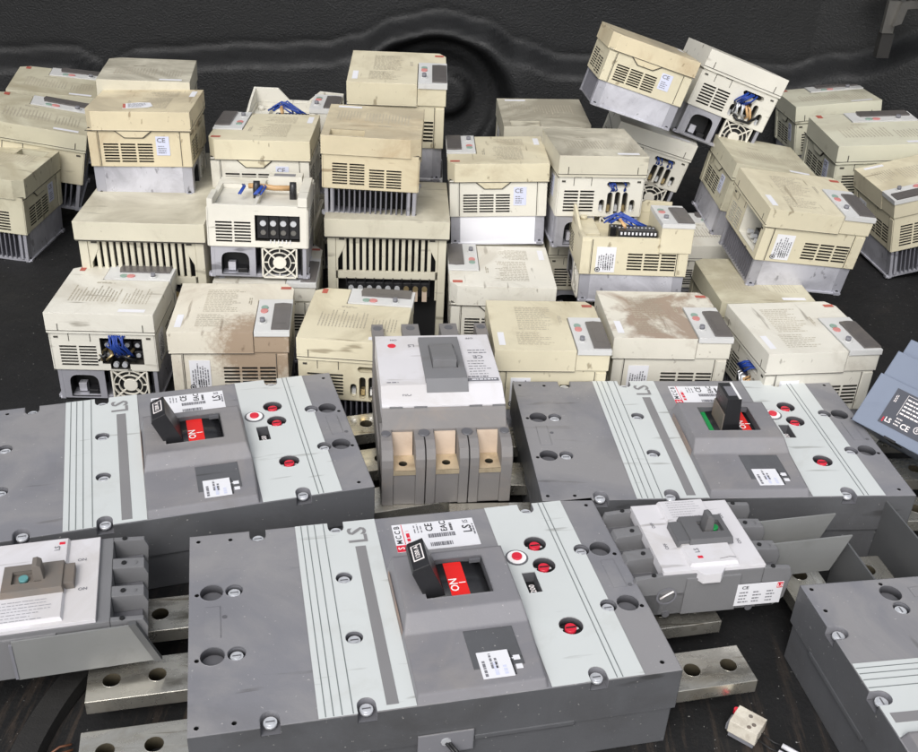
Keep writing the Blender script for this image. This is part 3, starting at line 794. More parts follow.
# stacks
T1 = inv('T1', 'yellowed inverter with a torn white sticker on its top, standing on the left slotted cabinet', 90, tint='amber', bay=None)
b = MB(); Ms = pose(-.028, .004, HZ + .0004, RAD(-78))
b.prism([(-.016, -.012), (.012, -.011), (.017, -.006), (.015, .010), (.003, .013), (-.014, .010)], 0, .0004, 'tag_white', Ms)
b.box(-.0155, -.0125, -.011, .009, .0004, .0005, 'print_red', Ms); b.lines(-.010, -.009, .012, .009, 5, .0006, 'ink_grey', Ms, 3, .35, True, 6)
b.build('torn_sticker', T1)
inv('T1b', 'dusty inverter with one blue wire in its slot, behind the torn sticker one', 0, tint='dusty', front='slots', wires='bar', bay=None)
inv('T2', 'coverless pale inverter with a black terminal block and round fan, between two slotted cabinets', 0, tint='pale', front='terminal', opened='bare', bay=None)
inv('T2b', 'tan topped inverter with its lid tab hanging, just behind the coverless one with the fan', 90, tint='yellow', base='pale')
inv('T3', 'brownish yellow inverter with grey cooling fins, standing on the right slotted cabinet', 180, tint='amber', bay='hole', hs='fins')
inv('T4', 'tall cream inverter in front of the round wheel arch, behind the finned brownish one', -90, tint='yellow', wires='mess')
inv('C1', 'inverter with a tan lid and bright white side plate, centre of the heap', 90, tint='yellow', base='pale', plate='white_plate')
inv('C2', 'dull grey dusty inverter with a sunken keypad bay, just right of the wheel arch', 180, tint='dusty', bay='hole')
inv('C3', 'grey topped inverter with five wired slots, behind the lidless one with the terminal strip', 0, tint='dusty', base='pale', wires='slots', bay=None)
inv('C4', 'yellowed inverter with its lid off, a black terminal strip and loose blue wires inside', -90, tint='yellow', opened='tray', front='plain')
inv('C5', 'pale inverter with blue wires, squeezed below the two tipped ones at the top', 0, tint='pale', wires='slots', bay=None)
inv('R1', 'yellowed inverter tipped to the right with a pale sticker, highest in the heap', 90, k=.91, tint='amber', base='yellow', bay=None)
inv('R2', 'tipped pale inverter with tangled blue and black wires above a round fan, top right', 0, k=1.04, tint='pale', front='slots', wires='mess', bay=None)
inv('R3', 'greenish cream inverter at back right, behind the larger one with a blue wire', 0, tint='green_cream', front='slots', k=1.03)
inv('R4', 'large greenish cream inverter with a thick blue wire in its slot, at right edge', 0, tint='green_cream', wires='bar', k=1.05)
inv('R5', 'finned inverter leaning on the bare floor at right, cut by the photo edge', 180, tint='yellow', hs='fins', k=.98)
inv('R6', 'olive inverter tilted behind the one with the open end window, its vents facing left', 0, tint='olive', bay=None)
inv('R7', 'cream inverter with a large open window in its finned end, tilted on a flat one', -90, tint='yellow', front='window', hs='fins')
# open one behind T2b and the buried ones that carry the upper layer
inverter('T2c', 'lidless pale inverter with a dark wired strip, left of the tall cream one', -90, (-.235, 1.325, .108, .03, 0, 0, .125, .105, .112), tint='pale', opened='tray', front='plain')
inverter('S1', 'buried pale inverter showing its vented side behind the grimy one, under the coverless one', -90, (-.222, 1.062, 0, .06, 0, 0, .112, .106, .101), tint='pale')
inverter('S2', 'buried inverter carrying the tan topped one with the hanging lid tab', 90, (-.243, 1.20, 0, .03, 0, 0, .114, .106, .108), tint='cream')
inverter('S2c', 'buried inverter carrying the lidless pale grey one at the back', 0, (-.235, 1.325, 0, .03, 0, 0, .112, .112, .107), tint='cream')
inverter('S3', 'buried inverter under the one with the bright white side plate', 90, (.037, 1.21, 0, .05, 0, 0, .114, .106, .099), tint='dusty')
inverter('S4', 'buried inverter under the grey topped one with five slots', 0, (.150, 1.222, 0, .1, 0, 0, .106, .106, .106), tint='dusty')
inverter('S5', 'buried inverter under the dull grey dusty one at the back', 0, (.095, 1.375, 0, .08, 0, 0, .112, .112, .097), tint='dusty')
inverter('S6', 'buried pale inverter between the lidless yellowed one and the tilted window one', 0, (.315, 1.262, 0, .1, 0, 0, .112, .11, .092), tint='pale', front='slots')
inverter('S7', 'buried inverter under the tall cream one by the wheel arch', -90, (-.097, 1.30, 0, .05, 0, 0, .118, .12, .147), tint='cream')

# ------------------------------------------------------------------ big slotted cabinets
def cabinet(label, fit, terminals):
    x, y, z, yaw, _, _, dx, dy, dz = fit
    t = thing('drive_cabinet', label, 'inverter', pose(x, y, z, yaw), 'large inverter cabinets with slotted fronts')
    X, Y = dx / 2, dy / 2; zt = dz
    b = MB(); b.box(-X, X, -Y, Y, zt - .021, zt, 'cabinet_cream'); b.box(-X + .001, X - .001, -Y - .0003, -Y + .001, zt - .0225, zt - .021, 'seam_shade'); b.build('cover', t)
    b = MB(); ci = 'cabinet_cream'
    b.box(-X + .003, -X + .012, -Y + .003, Y, 0, zt - .021, ci); b.box(X - .012, X - .003, -Y + .003, Y, 0, zt - .021, ci)
    b.box(-X + .012, X - .012, -Y + .02, Y - .002, 0, zt - .021, 'dark')
    b.box(-X + .012, X - .012, -Y + .004, -Y + .007, .086, .0955, ci)
    for s in (-1, 1):
        P = [(s * (X - .012), zt - .021), (s * (X - .023), zt - .021), (s * (X - .023), zt - .033), (s * (X - .0145), zt - .050), (s * (X - .0145), .06), (s * (X - .012), .06)]
        b.prism(P if s < 0 else P[::-1], Y - .009, Y - .004, ci, frame((0, 0, 0), (-1, 0, 0), (0, 0, 1)) if False else Matrix(((1, 0, 0, 0), (0, 0, -1, 0), (0, 1, 0, 0), (0, 0, 0, 1))))
        b.box(s * (X - .019) - .003, s * (X - .019) + .003, -Y + .003, -Y + .0042, zt - .026, zt - .024, 'seam_shade')
    b.build('case', t)
    b = MB(); n = 14
    for k in range(n):
        xx = -X + .022 + k * (dx - .044) / (n - 1)
        b.box(xx - .0021, xx + .0021, -Y + .0045, -Y + .008, .0955, zt - .0215, ci)
    b.build('grille', t)
    b = MB(); b.box(-X + .024, X - .020, -Y + .002, -Y + .020, .066, .082, 'black_plastic')
    for k in range(10):
        b.box(-X + .024 + k * .0106 - .0006, -X + .024 + k * .0106 + .0006, -Y, -Y + .018, .066, .0875, 'black_plastic')
    for k in range(9):
        xx = -X + .0293 + k * .0106
        M = frame((xx, -Y + .002, .0755), (1, 0, 0), (0, 0, 1))
        b.cyl((0, 0), .0032, 0, .0018, 'chrome' if k < 6 else 'brass', M, 10)
        if k > 5: b.box(-.0028, .0028, -.016, -.002, .0002, .0012, 'copper', M)
    b.build('terminal_block', t)
    return t
cabinet('cream cabinet with vertical front slots, under the yellowed inverter with the torn sticker', (-.3625, 1.139, 0, .0715, 0, 0, .14, .24, .16), True)
cabinet('cream cabinet with vertical slots above a row of screws, under the brownish finned inverter', (-.0936, 1.1295, 0, .0699, 0, 0, .1405, .1287, .16), True)

# torn sticker on T1 and loose lid pieces are flat things lying on units
# ------------------------------------------------------------------ large grey moulded-case breakers
BL, BW, BH = .1635, .0972, .0723
HX0, HX1 = -.019, .068
def big_breaker(label, x, y, yaw, tilt_handle=-1, dirt_rust=True, bar_sides=(-1, 1), tagwire=False, barriers=False):
    t = thing('large_breaker', label, 'circuit breaker', pose(x, y, .0005, yaw), 'large grey circuit breakers')
    z = BH
    # ---- body
    b = MB()
    scr = [(-.0519, .0315), (-.0521, -.0302), (-.1318, .0310), (-.1318, -.0315), (.134, .0340), (.134, -.029)]
    edge = [(-.1121, .0905), (-.0515, .0905), (-.1130, -.0905), (-.0520, -.0905), (.1041, -.0905), (.1049, .0905)]
    big = [(-.1477, .0312), (-.1477, -.0314), (.1490, .0330), (.1493, -.0285)]
    dots = [(-.157, .09), (-.133, .089), (-.158, .030), (-.158, -.034), (-.158, -.0905), (-.135, -.0905), (.1585, .0255), (.1585, -.033), (.156, .088), (.152, -.088)]
    dial = [(.0998, .0466), (.0998, .0211), (.1005, -.0443)]
    wht = (.0812, .0325)
    win = rect(.0802, -.0072, .0905, .0150)
    holes = [(circ(cx, cy, .0062), .006, 'breaker_grey', 'pit_grey') for cx, cy in scr]
    holes += [(circ(cx, cy, .0082), .007, 'pit_grey', 'pit_grey') for cx, cy in big]
    holes += [(circ(cx, cy, .0016, 10), .004, 'dark', 'dark') for cx, cy in dots]
    holes += [(circ(cx, cy, .0088), .007, 'pit_grey', 'pit_grey') for cx, cy in dial]
    holes += [(win, .009, 'pit_grey', 'dark')]
    nts = [(cx, 1 if cy > 0 else -1) for cx, cy in edge]
    out, nl = notched(-BL, BL, BW, nts, .0062, .0067)
    b.plate(out, holes, z, 'breaker_grey')
    nset = {(round(q[0], 5), round(q[1], 5)) for u in nl for q in u}
    rk = lambda q: (round(q[0], 5), round(q[1], 5))
    for i in range(len(out)):
        (x0, y0), (x1, y1) = out[i], out[(i + 1) % len(out)]
        inn = rk(out[i]) in nset and rk(out[(i + 1) % len(out)]) in nset and not (abs(abs(y0) - BW) < 1e-6 and abs(abs(y1) - BW) < 1e-6)
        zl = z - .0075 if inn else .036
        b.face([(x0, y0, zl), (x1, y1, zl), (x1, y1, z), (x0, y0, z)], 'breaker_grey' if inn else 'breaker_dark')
    for u in nl:
        b.face([(q[0], q[1], z - .0075) for q in (u if u[0][1] < 0 else u)], 'pit_grey')
        (x0, y0), (x1, y1) = u[0], u[-1]
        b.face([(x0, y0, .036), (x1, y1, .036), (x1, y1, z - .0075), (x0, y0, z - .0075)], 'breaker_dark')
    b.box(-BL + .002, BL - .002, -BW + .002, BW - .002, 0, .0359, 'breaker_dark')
    # interlocking seam steps
    for (a, c) in ((-.13, -.05), (.02, .09)):
        for s in (-1, 1):
            b.box(a, c, s * BW - .0004, s * BW + .0004, .0335, .0372, 'breaker_dark')
    for (a, c) in ((-.06, -.01), (.03, .07)):
        for s in (-1, 1): b.box(s * BL - .0004, s * BL + .0004, a, c, .0335, .0372, 'breaker_dark')
    for ex, ey in ((-.147, .0007), (.1498, .004)):
        b.box(ex - .0052, ex + .0052, ey - .0155, ey + .0155, z, z + .0004, 'breaker_grey')
    for cx, cy in ((-.139, .005), (.158, -.010)): b.cyl((cx, cy), .0018, z, z + .0003, 'pit_grey', None, 10)
    b.build('body', t)
    # ---- pale panels
    hz = lambda L: [(circ(cx, cy, r), .0006, 'pale_green', None) for cx, cy, r in L]
    b = MB()
    b.plate(notched(-.0830, -.0200, BW - .0004, [q for q in nts if -.083 < q[0] < -.02], .0062, .0063)[0], hz([(-.0519, .0315, .0062), (-.0521, -.0302, .0062)]) , z + .0006, 'pale_green')
    for xx in (-.0785, -.0735, -.0680, -.0610): b.box(xx - .00035, xx + .00035, -BW + .001, BW - .001, z + .0006, z + .0008, 'line_grey')
    b.box(-.0392, -.0312, -.093, .0652, z + .0006, z + .0008, 'stripe_grey')
    b.text('LS', .0205, -.0352, .0785, z + .0009, 'stripe_grey', None, math.pi / 2, 1.0)
    b.build('pale_panel', t)
    b = MB()
    po = notched(.0707, .1360, BW - .0004, [q for q in nts if .0707 < q[0] < .136], .0062, .0063)[0]
    ii = next(i for i in range(len(po)) if po[i][0] == .1360 and po[i][1] < 0) + 1
    arcs = []
    for cy in (-.029, .0340):
        dy = math.sqrt(.0062 ** 2 - .002 ** 2); a0 = math.atan2(-dy, .002); a1 = 2 * math.pi - a0 if False else -a0
        n_ = 12; span = 2 * math.pi - 2 * abs(a0)
        arcs += [(.134 + .0062 * math.cos(a0 - span * i / n_), cy + .0062 * math.sin(a0 - span * i / n_)) for i in range(n_ + 1)]
    po = po[:ii] + arcs + po[ii:]
    b.plate(po, hz([(.0998, .0466, .0088), (.0998, .0211, .0088), (.1005, -.0443, .0088)]) + [(win, .0006, 'pale_green', None)], z + .0006, 'pale_green')
    for xx in (.1165, .1205): b.box(xx - .00035, xx + .00035, -BW + .001, BW - .001, z + .0006, z + .0008, 'line_grey')
    b.build('pale_panel', t)
    # ---- dials
    for cx, cy in dial:
        b = MB(); b.cyl((cx, cy), .0078, z - .0069, z - .0058, 'dark', None, 20); b.cyl((cx, cy), .0042, z - .0058, z - .0012, 'dial_red', None, 14)
        b.box(cx - .0036, cx + .0036, cy - .0006, cy + .0006, z - .0012, z - .0009, 'dark')
        for a in range(5):
            an = .4 + a * 1.1; b.box(-.0012, .0012, -.0009, .0009, z - .0058, z - .0055, 'dial_white', pose(cx + .0064 * math.cos(an), cy + .0064 * math.sin(an), 0, an))
        b.build('dial', t)
    b = MB(); b.cyl(wht, .0090, z + .0006, z + .0009, 'pit_grey', None, 20); b.cyl(wht, .0074, z + .0009, z + .0015, 'dial_white', None, 20); b.cyl(wht, .0040, z + .0015, z + .003, 'dial_red', None, 14)
    b.build('dial', t)
    b = MB(); b.box(.083, .0885, -.005, .006, z - .008, z - .004, 'black_plastic'); b.text('1200', .006, .0857, -.000, z - .0038, 'white_ink', None, math.pi / 2); b.build('rating_plug', t)
    # ---- screws
    for cx, cy in scr[:4] + scr[4:] + edge:
        b = MB(); zz = z - .0055 if abs(cy) > .08 else z - .0045
        b.cyl((cx, cy), .0044, zz, zz + .0022, 'chrome', None, 16); b.cyl((cx, cy), .0028, zz + .0022, zz + .0028, 'chrome', None, 14)
        b.box(cx - .0028, cx + .0028, cy - .0005, cy + .0005, zz + .0028, zz + .003, 'pit_grey', None)
        b.build('screw', t)
    # ---- hood with handle opening
    b = MB(); g = 'hood_grey'
    yb, yt, yf, ys, ye = .0335, .0310, -.0290, -.0400, -.0930
    hz1, hz0 = z + .0160, z + .0060
    open_ = rect(.0010, -.0170, .0495, .0220)
    b.plate([(HX0 + .003, yf), (HX1 - .001, yf), (HX1 - .001, yt), (HX0 + .003, yt)], [(open_, .020, 'pit_grey', 'dark')], hz1, g)
    A = [(HX0 + .003, yt, hz1), (HX1 - .001, yt, hz1), (HX1, yb, z), (HX0 + .001, yb, z)]
    b.face(A, g)
    b.face([(HX0, ys, hz0), (HX1 + .002, ys, hz0), (HX1 - .001, yf, hz1), (HX0 + .003, yf, hz1)], g)
    b.face([(HX0, ye, hz0), (HX1 - .001, ye, hz0), (HX1 + .002, ys, hz0), (HX0, ys, hz0)], g)
    b.face([(HX0 - .001, ye - .003, z), (HX1, ye - .003, z), (HX1 - .001, ye, hz0), (HX0, ye, hz0)], g)
    for s, X0, X1, X2 in ((-1, HX0 + .003, HX0, HX0 - .001), (1, HX1 - .001, HX1 + .002, HX1 + .003)):
        P = [(X2, yb, z), (X1 if s > 0 else X2, ys, z), ((HX1 + .0 if s > 0 else X2), ye - .003, z), ((HX1 - .001 if s > 0 else X1), ye, hz0), (X1, ys, hz0), (X0, yf, hz1), (X0, yt, hz1)]
        b.face(P if s < 0 else P[::-1], g)
    b.box(.040, .0485, .0195, .0215, hz1 - .004, hz1 - .001, 'pit_grey')
    b.box(.0215, .0565, -.0785, -.0430, hz0 + .0001, hz0 + .0004, 'breaker_dark')
    if dirt_rust:
        b.box(HX0 - .0008, HX0 - .0002, -.035, .026, z + .0005, z + .007, 'rust')
    b.build('handle_hood', t)
    b = MB(); R_ = .030
    seg = [(.0015 + k * .0465 / 8) for k in range(9)]
    arc = [(xx, hz1 - .0075 + .0045 * math.cos((xx - .0265) / .0265 * 1.25)) for xx in seg]
    P = arc + [(seg[-1], hz1 - .018), (seg[0], hz1 - .018)]
    Mx = Matrix(((1, 0, 0, 0), (0, 0, 1, 0), (0, 1, 0, 0), (0, 0, 0, 1)))
    b.prism(P, -.0165, .0215, 'black_plastic', Mx); b.build('slider', t)
    def plate_at(xa, xb, mname, txt):
        c = [(xa + (xb - xa) * k / 5) for k in range(6)]
        b = MB(); ar = [(xx, hz1 - .0072 + .0045 * math.cos((xx - .0265) / .0265 * 1.25)) for xx in c]
        b.prism(ar + [(xb, hz1 - .012), (xa, hz1 - .012)], -.0160, .0210, mname, Mx)
        zz = hz1 - .0068 + .0045 * math.cos(((xa + xb) / 2 - .0265) / .0265 * 1.25) + .0002
        tl = RAD(0)
        if txt: b.text(txt, .0085, (xa + xb) / 2 - .003, -.004, zz + .0003, 'white_ink', None, math.pi / 2); b.text('I', .007, (xa + xb) / 2 + .0035, -.002, zz, 'white_ink', None, math.pi / 2)
        b.build('on_plate' if mname == 'red_plate' else 'off_plate', t)
    # ---- handle: a tall grip leaning with the switch position
    b = MB()
    if tilt_handle < 0:
        plate_at(.0200, .0335, 'red_plate', 'ON')
        P = [(.0040, hz1 - .012), (.0185, hz1 - .012), (.0120, hz1 + .006), (.0030, hz1 + .027), (-.0080, hz1 + .0225), (-.0090, hz1 + .019)]
    else:
        plate_at(.0345, .0440, 'red_plate', 'ON'); plate_at(.0045, .0082, 'green_plate', None)
        P = [(.0150, hz1 - .012), (.0330, hz1 - .012), (.0300, hz1 + .004), (.0275, hz1 + .030), (.0145, hz1 + .030), (.0150, hz1 + .014)]
    b.prism(P, -.0120, .0170, 'black_plastic', Mx)
    if tilt_handle < 0:
        Mh = frame((-.0080, .0170, hz1 + .0226), (0, -1, 0), (.011, 0, .0045))
        b.box(.005, .021, .0018, .0098, .0001, .0004, 'white_ink', Mh)
        b.box(.0058, .0202, .0026, .0090, .0004, .0006, 'ink', Mh)
        b.text('1200 A', .0045, .013, .0058, .0008, 'white_ink', Mh, math.pi)
        b.box(-.0005, .0005, -.0118, .0168, hz1 + .021, hz1 + .0215, 'ink')
    else:
        b.box(.0170, .0250, -.006, .010, hz1 + .030, hz1 + .0304, 'ink_grey'); b.box(.0250, .0272, -.0118, .0168, hz1 + .030, hz1 + .0306, 'dial_white')
        b.box(.0138, .0150, -.0118, .0168, hz1 - .004, hz1 + .0135, 'handle_brown')
    b.build('handle', t)
    # ---- nameplate and sticker
    b = MB(); q = z + .0004
    b.box(-.0078, .0580, .0534, .0865, z, q, 'tag_white')
    b.box(-.0078, .0000, .0534, .0612, q, q + .0001, 'dial_red'); b.text('S', .007, -.0040, .0573, q + .0003, 'white_ink', None, math.pi / 2)
    for k, ch in enumerate('MCCB'): b.text(ch, .0062, -.0042, .0650 + k * .0058, q + .0002, 'ink', None, math.pi / 2)
    b.box(-.0006, .0000, .0620, .0860, q, q + .0001, 'dial_red')
    b.lines(.0015, .0600, .0048, .0850, 1, q + .0002, 'dial_red', None, 4, .8, False, 3)
    b.text('CE', .0082, .0215, .0795, q + .0002, 'ink', None, math.pi / 2)
    b.text('EAC', .0070, .0330, .0795, q + .0002, 'ink', None, math.pi / 2); b.lines(.0375, .0735, .0400, .0850, 1, q + .0002, 'ink', None, 12, .8, False, 5)
    b.lines(.0080, .0740, .0160, .0850, 3, q + .0002, 'ink_grey', None, 5, .35, False, 2)
    b.lines(.0190, .0660, .0430, .0720, 1, q + .0002, 'ink_grey', None, 6, .8, True, 14); b.lines(.0190, .0560, .0440, .0610, 1, q + .0002, 'ink_grey', None, 7, .9, True, 12)
    b.text('LS', .0100, .0515, .0735, q + .0002, 'ink', None, math.pi / 2); b.text('IS', .0060, .0515, .0825, q + .0002, 'ink_grey', None, math.pi / 2)
    b.lines(.0555, .0660, .0570, .0850, 1, q + .0002, 'ink_grey', None, 8, .9, False, 5)
    b.build('nameplate', t)
    b = MB(); q = hz0 + .0007
    b.box(.0258, .0475, -.0880, -.0645, hz0 + .0004, q, 'tag_white'); b.box(.0500, .0545, -.0745, -.0705, hz0 + .0004, q, 'tag_white'); b.box(.0500, .0545, -.0825, -.0785, hz0 + .0004, q, 'tag_white')
    b.box(.0475, .0500, -.0730, -.0722, hz0 + .0004, q, 'tag_white'); b.box(.0478, .0488, -.0870, -.0660, hz0 + .0004, q + .0001, 'ink')
    b.lines(.0275, -.0865, .0300, -.0660, 1, q + .0002, 'ink_grey', None, 3, .8, False, 6); b.lines(.0325, -.0800, .0390, -.0665, 2, q + .0002, 'ink_grey', None, 2, .5, False, 4); b.lines(.0330, -.0860, .0455, -.0740, 2, q + .0002, 'tag_blue', None, 2, .4, False, 4)
    b.build('sticker', t)
    # ---- bus bar terminals
    for s in bar_sides:
        for k in (-1, 0, 1):
            b = MB(); y0, y1 = k * .0615 - .0178, k * .0615 + .0178; z0, z1 = .0185, .0300
            xa, xb = (BL - .012, .2370) if s > 0 else (-.2360, -BL + .012)
            hx = (.193, .222) if s > 0 else (-.2195, -.1885)
            hl = [(circ(h_, k * .0615, .0062, 22), .0114, 'bar_cut', 'dark') for h_ in hx]
            b.plate(rect(xa, y0, xb, y1), hl, z1, 'busbar')
            for i in range(4):
                o_ = rect(xa, y0, xb, y1); (p0, q0), (p1, q1) = o_[i], o_[(i + 1) % 4]
                b.face([(p0, q0, z0), (p1, q1, z0), (p1, q1, z1), (p0, q0, z1)], 'busbar')
            b.face([(x_, y_, z0) for x_, y_ in rect(xa, y0, xb, y1)[::-1]], 'bar_cut')
            b.build('terminal_bar', t)
    if barriers:
        for yy, ln in ((-.031, .060), (.031, .100)):
            b = MB(); b.prism([(-.1635 - ln, .004), (-.1635 - .001, .004), (-.1635 - .001, .067), (-.1635 - ln, .067)][::-1], yy - .0008, yy + .0008, 'sheet_dark', Mx); b.build('phase_barrier', t)
    if tagwire:
        b = MB(); b.box(-.019, .019, -BW - .0016, -BW - .0004, .026, .045, 'breaker_grey'); b.cyl((0, .037), .0035, -.0003, .0005, 'chrome', frame((0, -BW - .0016, 0), (1, 0, 0), (0, 0, 1)), 10)
        b.build('seal_plate', t)
        b = MB()
        for q in (0, .0022): b.tube([(0 + q, -BW - .002, .036), (.004 + q, -BW - .008, .034), (.009 + q, -BW - .014, .022), (.016 + q, -BW - .024, .004), (.024 + q, -BW - .034, .002)], .0011, 'black_wire', 6)
        b.build('seal_wire', t)
    return t
big_breaker('large grey breaker with an ON lever, frontmost in the middle of the cargo bed', -.0192, .5556, .2418, tagwire=True)
big_breaker('large grey breaker with its lever tipped to ON, behind the white breaker at left', -.2520, .7268, .3334)
big_breaker('large grey breaker with its black lever standing upright between green and red, at right', .2268, .7956, .1110, tilt_handle=1)
big_breaker('large grey breaker cut off at the bottom right corner, with dark barriers behind it', .3921, .4501, .1825 - math.pi / 2, barriers=True, dirt_rust=False)

# ------------------------------------------------------------------ white-faced breakers lying left and right
def small_breaker(label, x, y, z, yaw, bx, by, cover, band, fr, hx, handle_mat, flip, barrier):
    t = thing('small_breaker', label, 'circuit breaker', pose(x, y, z, yaw), 'white faced circuit breakers')
    zt, zc, zb = .054, .0600, .015
    g = 'small_grey'
    b = MB()
    xin = bx - .026
    b.box(-xin, xin, -by, by, zb, zt, g); b.box(-bx + .012, bx - .012, -by, by, zb, .036, g)
    for s in (-1, 1):                       # terminal ends: four combs with three open wells
        for k in range(4):
            yy = -by + k * (2 * by) / 3; ww = .004 if k in (0, 3) else .0055
            ya, yb_ = max(-by, yy - ww), min(by, yy + ww)
            xa, xb = sorted((s * xin, s * (bx - (.0 if k in (0, 3) else .002))))
            P = [(xin, zb), (bx - .012, zb), (bx - .004, zb + .008), (bx - .0015, zt - .009), (bx - .004, zt - .002), (xin, zt)]
            P = [(s * a, c) for a, c in P]
            b.prism(P, ya, yb_, g, Matrix(((1, 0, 0, 0), (0, 0, 1, 0), (0, 1, 0, 0), (0, 0, 0, 1))))
            if k in (1, 2):
                b.cyl((s * (bx - .011), yy + .0005), .0029, zt - .0024, zt - .0017, 'dark', None, 12)
            b.cyl((s * (bx - .018), yy if k in (1, 2) else yy + (.002 if k == 0 else -.002)), .0018, zt - .001, zt + .0003, 'dark', None, 8)
        for k in range(3):
            yy = -by + (k + .5) * 2 * by / 3
            xa, xb = sorted((s * xin, s * (bx - .006))); b.box(xa, xb, yy - .0100, yy + .0100, .036, .0385, 'pit_grey')
    b.box(-.022, .022, -by - .0012, -by + .001, zb, zt - .004, g)
    for s in (-1, 1): b.cyl((s * (xin - .006), .0005), .003, 0, .001, 'pit_grey', frame((0, -by, zb), (1, 0, 0), (0, 0, 1)), 10)
    b.build('body', t)
    # white cover with a raised middle band and a tongue at the front
    b = MB(); w_ = 'cover_white'; X0, X1 = cover
    xm0, xm1 = band; f0, f1 = fr
    cy = by - .001
    tx = xm0 + (.004 if not flip else -.012)
    b.prism([(X0, -cy), (tx, -cy), (tx + .004, -cy - .006), (tx + .018, -cy - .006), (tx + .023, -cy), (X1, -cy), (X1, cy), (X0, cy)], zt - .006, zt + .0030, w_)
    b.box(xm0, xm1, -by + .004, by - .0003, zt + .0030, zc, w_, None, .0012)
    b.box(*((f0 - .010, f0, -.014, .010) if not flip else (f1, f1 + .0075, -.010, .011)), zt + .0030, zc + .003, handle_mat)
    for xx, yy in ((X0 + .010, .014), (X0 + .012, -.012), (X1 - .012, .020), (X1 - .010, -.012)):
        b.text('ON' if xx > 0 else 'OFF', .004, xx, yy, zt + .0033, 'ink_grey', None, math.pi / 2 * (1 if not flip else 0))
    q = zc + .0003
    sg = 1 if not flip else -1
    rx, ry = (-.0085, -.0300) if not flip else (xm1 - .005, .0385)
    b.box(rx - .002, rx + .002, ry - .0013, ry + .0013, zc, q, 'dial_red')
    b.text('LS', .0055, *((-.0085, -.0225) if not flip else (xm1 - .008, .033)), q, 'ink_grey', None, math.pi / 2)
    b.lines(xm0 + .006, (by * .42 if not flip else -by * .9), xm1 - .004, (by * .93 if not flip else -by * .42), 7, q, 'ink_faint', None, 11, .22, True, 12)
    if flip: b.box(xm0 + .002, xm0 + .006, -by * .88, -by * .40, zc, q, 'ink_grey')
    else: b.tube([(xm1 - .014, -by + .008, zc + .0001), (xm1 - .006, -by + .0095, zc + .0001), (xm1 - .001, -by + .0085, zc + .0001)], .0002, 'ink', 4)
    b.build('cover', t)
    b = MB(); hm = handle_mat
    fw_ = f1 - f0
    b.panel(frame((f0, -.0145, zc + .0045), (1, 0, 0), (0, 1, 0)), fw_, .028, [(.012 if not flip else .006, fw_ - .004 if not flip else fw_ - .014, .008, .021)], hm, .0035, hm, hm)
    b.cyl(((f0 + fw_ * .72) if not flip else (f0 + fw_ * .34), 0), .0032, zc + .001, zc + .0038, 'teal' if flip else 'green_plate', None, 14)
    out = rect(f0, -.0145, f1, .0135)
    o2 = rect(f0 - .001, -.0160, f1 + .001, .0148)
    for i in range(4):
        (a0, c0), (a1, c1) = out[i], out[(i + 1) % 4]; (a2, c2), (a3, c3) = o2[i], o2[(i + 1) % 4]
        b.face([(a2, c2, zc - .001), (a3, c3, zc - .001), (a1, c1, zc + .0045), (a0, c0, zc + .0045)], hm)
    b.build('handle_frame', t)
    b = MB()
    b.prism([(hx - .0035, zc), (hx + .004, zc), (hx + .003, zc + .0155), (hx + .0005, zc + .0175), (hx - .0025, zc + .017)], -.0048, .0048, hm, Matrix(((1, 0, 0, 0), (0, 0, 1, 0), (0, 1, 0, 0), (0, 0, 0, 1))))
    b.build('handle', t)
    if barrier == 'right':
        for k, (yy, ln) in enumerate(((.015, .062), (-.013, .062))):
            b = MB(); b.prism([(bx - .012, .018), (bx + ln - .012, .020), (bx + ln, zt + .001), (bx - .012, zt - .002)], yy - .0007, yy + .0007, 'sheet', Matrix(((1, 0, 0, 0), (0, 0, 1, 0), (0, 1, 0, 0), (0, 0, 0, 1)))); b.build('phase_barrier', t)
        b = MB(); M = frame((bx - .0455, -by - .0014, .0190), (1, 0, 0), (0, 0, 1)) @ Matrix.Diagonal((.86, .74, 1, 1))
        b.box(0, .044, 0, .029, 0, .0004, 'tag_white', M); b.box(.038, .0435, .021, .0285, .0004, .0005, 'dial_red', M); b.text('LS', .006, .0407, .0245, .0007, 'white_ink', M)
        b.text('CE', .0055, .0075, .0245, .0007, 'ink', M)
        for kk in range(3): b.lines(.003 + kk * .013, .003, .013 + kk * .0125, .020, 4, .0006, 'ink_grey', M, kk + 2, .4, True, 4)
        b.build('rating_label', t)
        b = MB(); M = frame((-bx + .022, -by - .0004, .022), (1, 0, 0), (0, 0, 1))
        b.ring((.008, .012), .0082, .0066, 0, .0003, 'ink_grey', M); b.tube([(.003, .010, .0003), (.008, .0135, .0003), (.013, .0165, .0003)], .0009, 'white_ink', 4, M)
        b.build('round_mark', t)
    if barrier == 'front':
        b = MB(); b.prism([(-.006, zb + .001), (bx + .004, zb + .001), (bx - .010, zt - .003), (-.006, zt - .003)], -by - .004, -by - .0026, 'sheet', Matrix(((1, 0, 0, 0), (0, 0, 1, 0), (0, 1, 0, 0), (0, 0, 0, 1))))
        b.prism([(bx, zb), (bx + .005, zb), (bx - .009, zt - .002), (bx - .014, zt - .002)], -by - .0047, -by - .001, 'sheet_dark', Matrix(((1, 0, 0, 0), (0, 0, 1, 0), (0, 1, 0, 0), (0, 0, 0, 1)))); b.box(-.008, -.006, -by - .0045, -by - .0022, zb + .002, zt - .006, 'ink_grey'); b.build('phase_barrier', t)
    return t
small_breaker('white faced breaker with a dusty brown lever frame, at the left edge in front', -.2981, .5391, .0245, .281, .0835, .0455, (-.0485, .0485), (-.0265, .0270), (-.0145, .0255), .0095, 'handle_brown', True, 'front')
